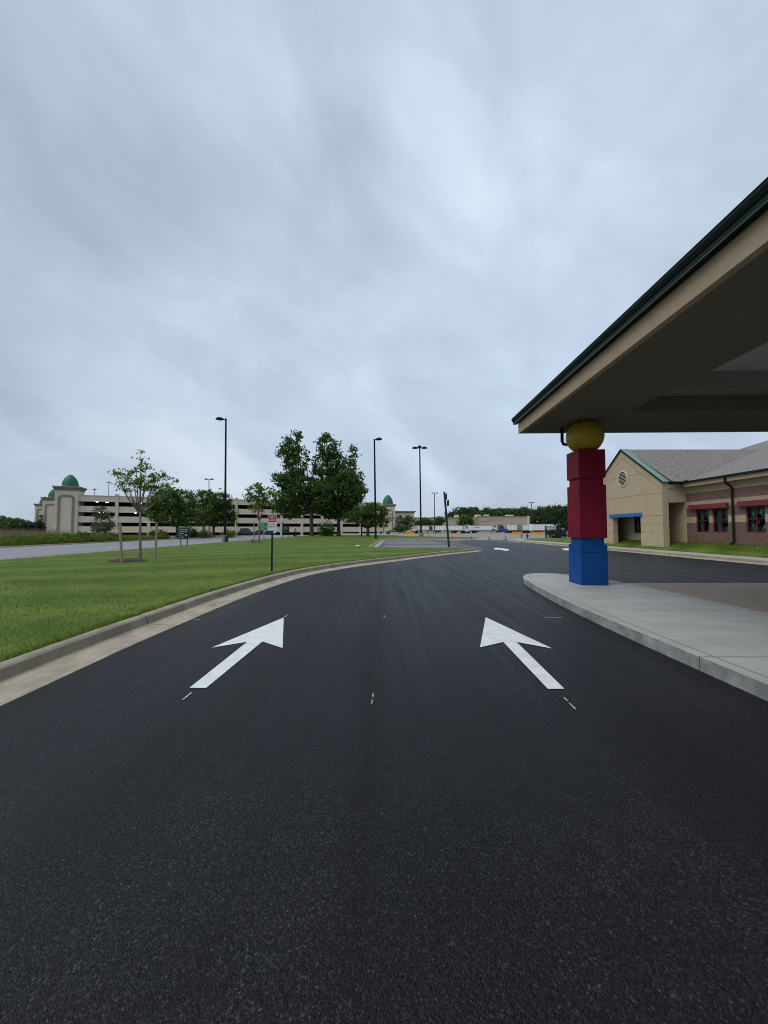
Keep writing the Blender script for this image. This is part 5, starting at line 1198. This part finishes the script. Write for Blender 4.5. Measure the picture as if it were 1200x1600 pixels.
def car(label, c, rot, L=4.7, H=1.75):
    o = thing('parked_car', label, 'car', tuple(c), 'dark cars before the garage'); W_ = 1.85
    secs = [(-L/2, .55, .8, .8), (-L/2+.15, .4, .95, .92), (-L*.27, .32, 1.02, 1), (-L*.12, .32, 1.05, 1), (L*.3, .32, 1.05, 1), (L/2-.1, .4, 1.0, .95), (L/2, .5, .85, .85)]
    mb = MB()
    for x, z0, z1, wv in secs:
        for y, z in ((-1, z0), (-1, (z0+z1)/2), (-.94, z1), (.94, z1), (1, (z0+z1)/2), (1, z0)): mb.v.append((x, y*W_/2*wv, z))
    for i in range(len(secs)-1):
        for j in range(6): j2 = (j+1) % 6; mb.f.append((i*6+j, i*6+j2, (i+1)*6+j2, (i+1)*6+j))
    mb.f.append(tuple(range(6))); mb.f.append(tuple(range((len(secs)-1)*6, len(secs)*6))[::-1])
    def put(mb, name, m, par):
        c_, s__ = math.cos(rot), math.sin(rot); return mb.map(lambda p: Vector((c[0]+p.x*c_-p.y*s__, c[1]+p.x*s__+p.y*c_, c[2]+p.z))).build(name, m, par)
    body = put(mb, 'body', 'car_dark', o)
    mb = MB(); a = .78; mb.hexa([(-L*.2, -a, 1.03), (L*.46, -a, 1.03), (L*.46, a, 1.03), (-L*.2, a, 1.03), (-L*.04, -.64, H-.05), (L*.38, -.64, H-.05), (L*.38, .64, H-.05), (-L*.04, .64, H-.05)]); put(mb, 'window_glass', 'car_glass', o)
    mb = MB(); mb.box(-L*.03, L*.37, -.66, .66, H-.05, H); put(mb, 'roof', 'car_dark', o)
    for x in (-L*.31, L*.30):
        for y in (-W_/2-.01, W_/2-.21): mb = MB(); mb.tube([(x, y, .34), (x, y+.22, .34)], .34, 14); put(mb, 'wheel', 'rubber', o)
c = P(387, 836, 100); car('dark grey off-road car tilted on the ramp before the garage', (c.x, c.y, terrain(c.x, c.y)-.02), R(200), 4.6, 1.9)
c = P(402, 836.5, 108); car('dark car behind the trunk of the small sapling', (c.x, c.y, terrain(c.x, c.y)-.02), R(20), 4.4, 1.6)
c = P(418, 836.5, 110); car('dark car behind the foot of the no parking sign plate', (c.x, c.y, terrain(c.x, c.y)-.02), R(22), 4.6, 1.6)

# ------------------------------------------------------------------ far lattice tower
b = P(708.5, 826, 520); o = thing('transmission_tower', 'faint far lattice pylon standing over the warehouse roof', 'pylon', (b.x, 520, 0)); mb = MB(); zt = P(0, 793, 520).z; H = zt
prev = None
for i in range(10):
    f = i/9; hw_ = 3.2*(1-f)+.7*f; ring_ = [Vector((b.x+sx*hw_, 520+sy*hw_, H*f)) for sx, sy in ((-1, -1), (1, -1), (1, 1), (-1, 1))]
    if prev:
        for k in range(4): mb.tube([prev[k], ring_[k]], .16, 4); mb.tube([prev[k], ring_[(k+1) % 4]], .09, 4); mb.tube([prev[(k+1) % 4], ring_[k]], .09, 4)
    prev = ring_
mb.build('lattice_mast', 'steel_far', o)
mb = MB()
for z in (H*.62, H*.78, H*.93): mb.hexa([(b.x-4.5, 519.8, z), (b.x+4.5, 519.8, z), (b.x+4.5, 520.2, z), (b.x-4.5, 520.2, z), (b.x-4.5, 519.8, z+.35), (b.x+4.5, 519.8, z+.35), (b.x+4.5, 520.2, z+.35), (b.x-4.5, 520.2, z+.35)])
mb.build('cross_arm', 'steel_far', o)
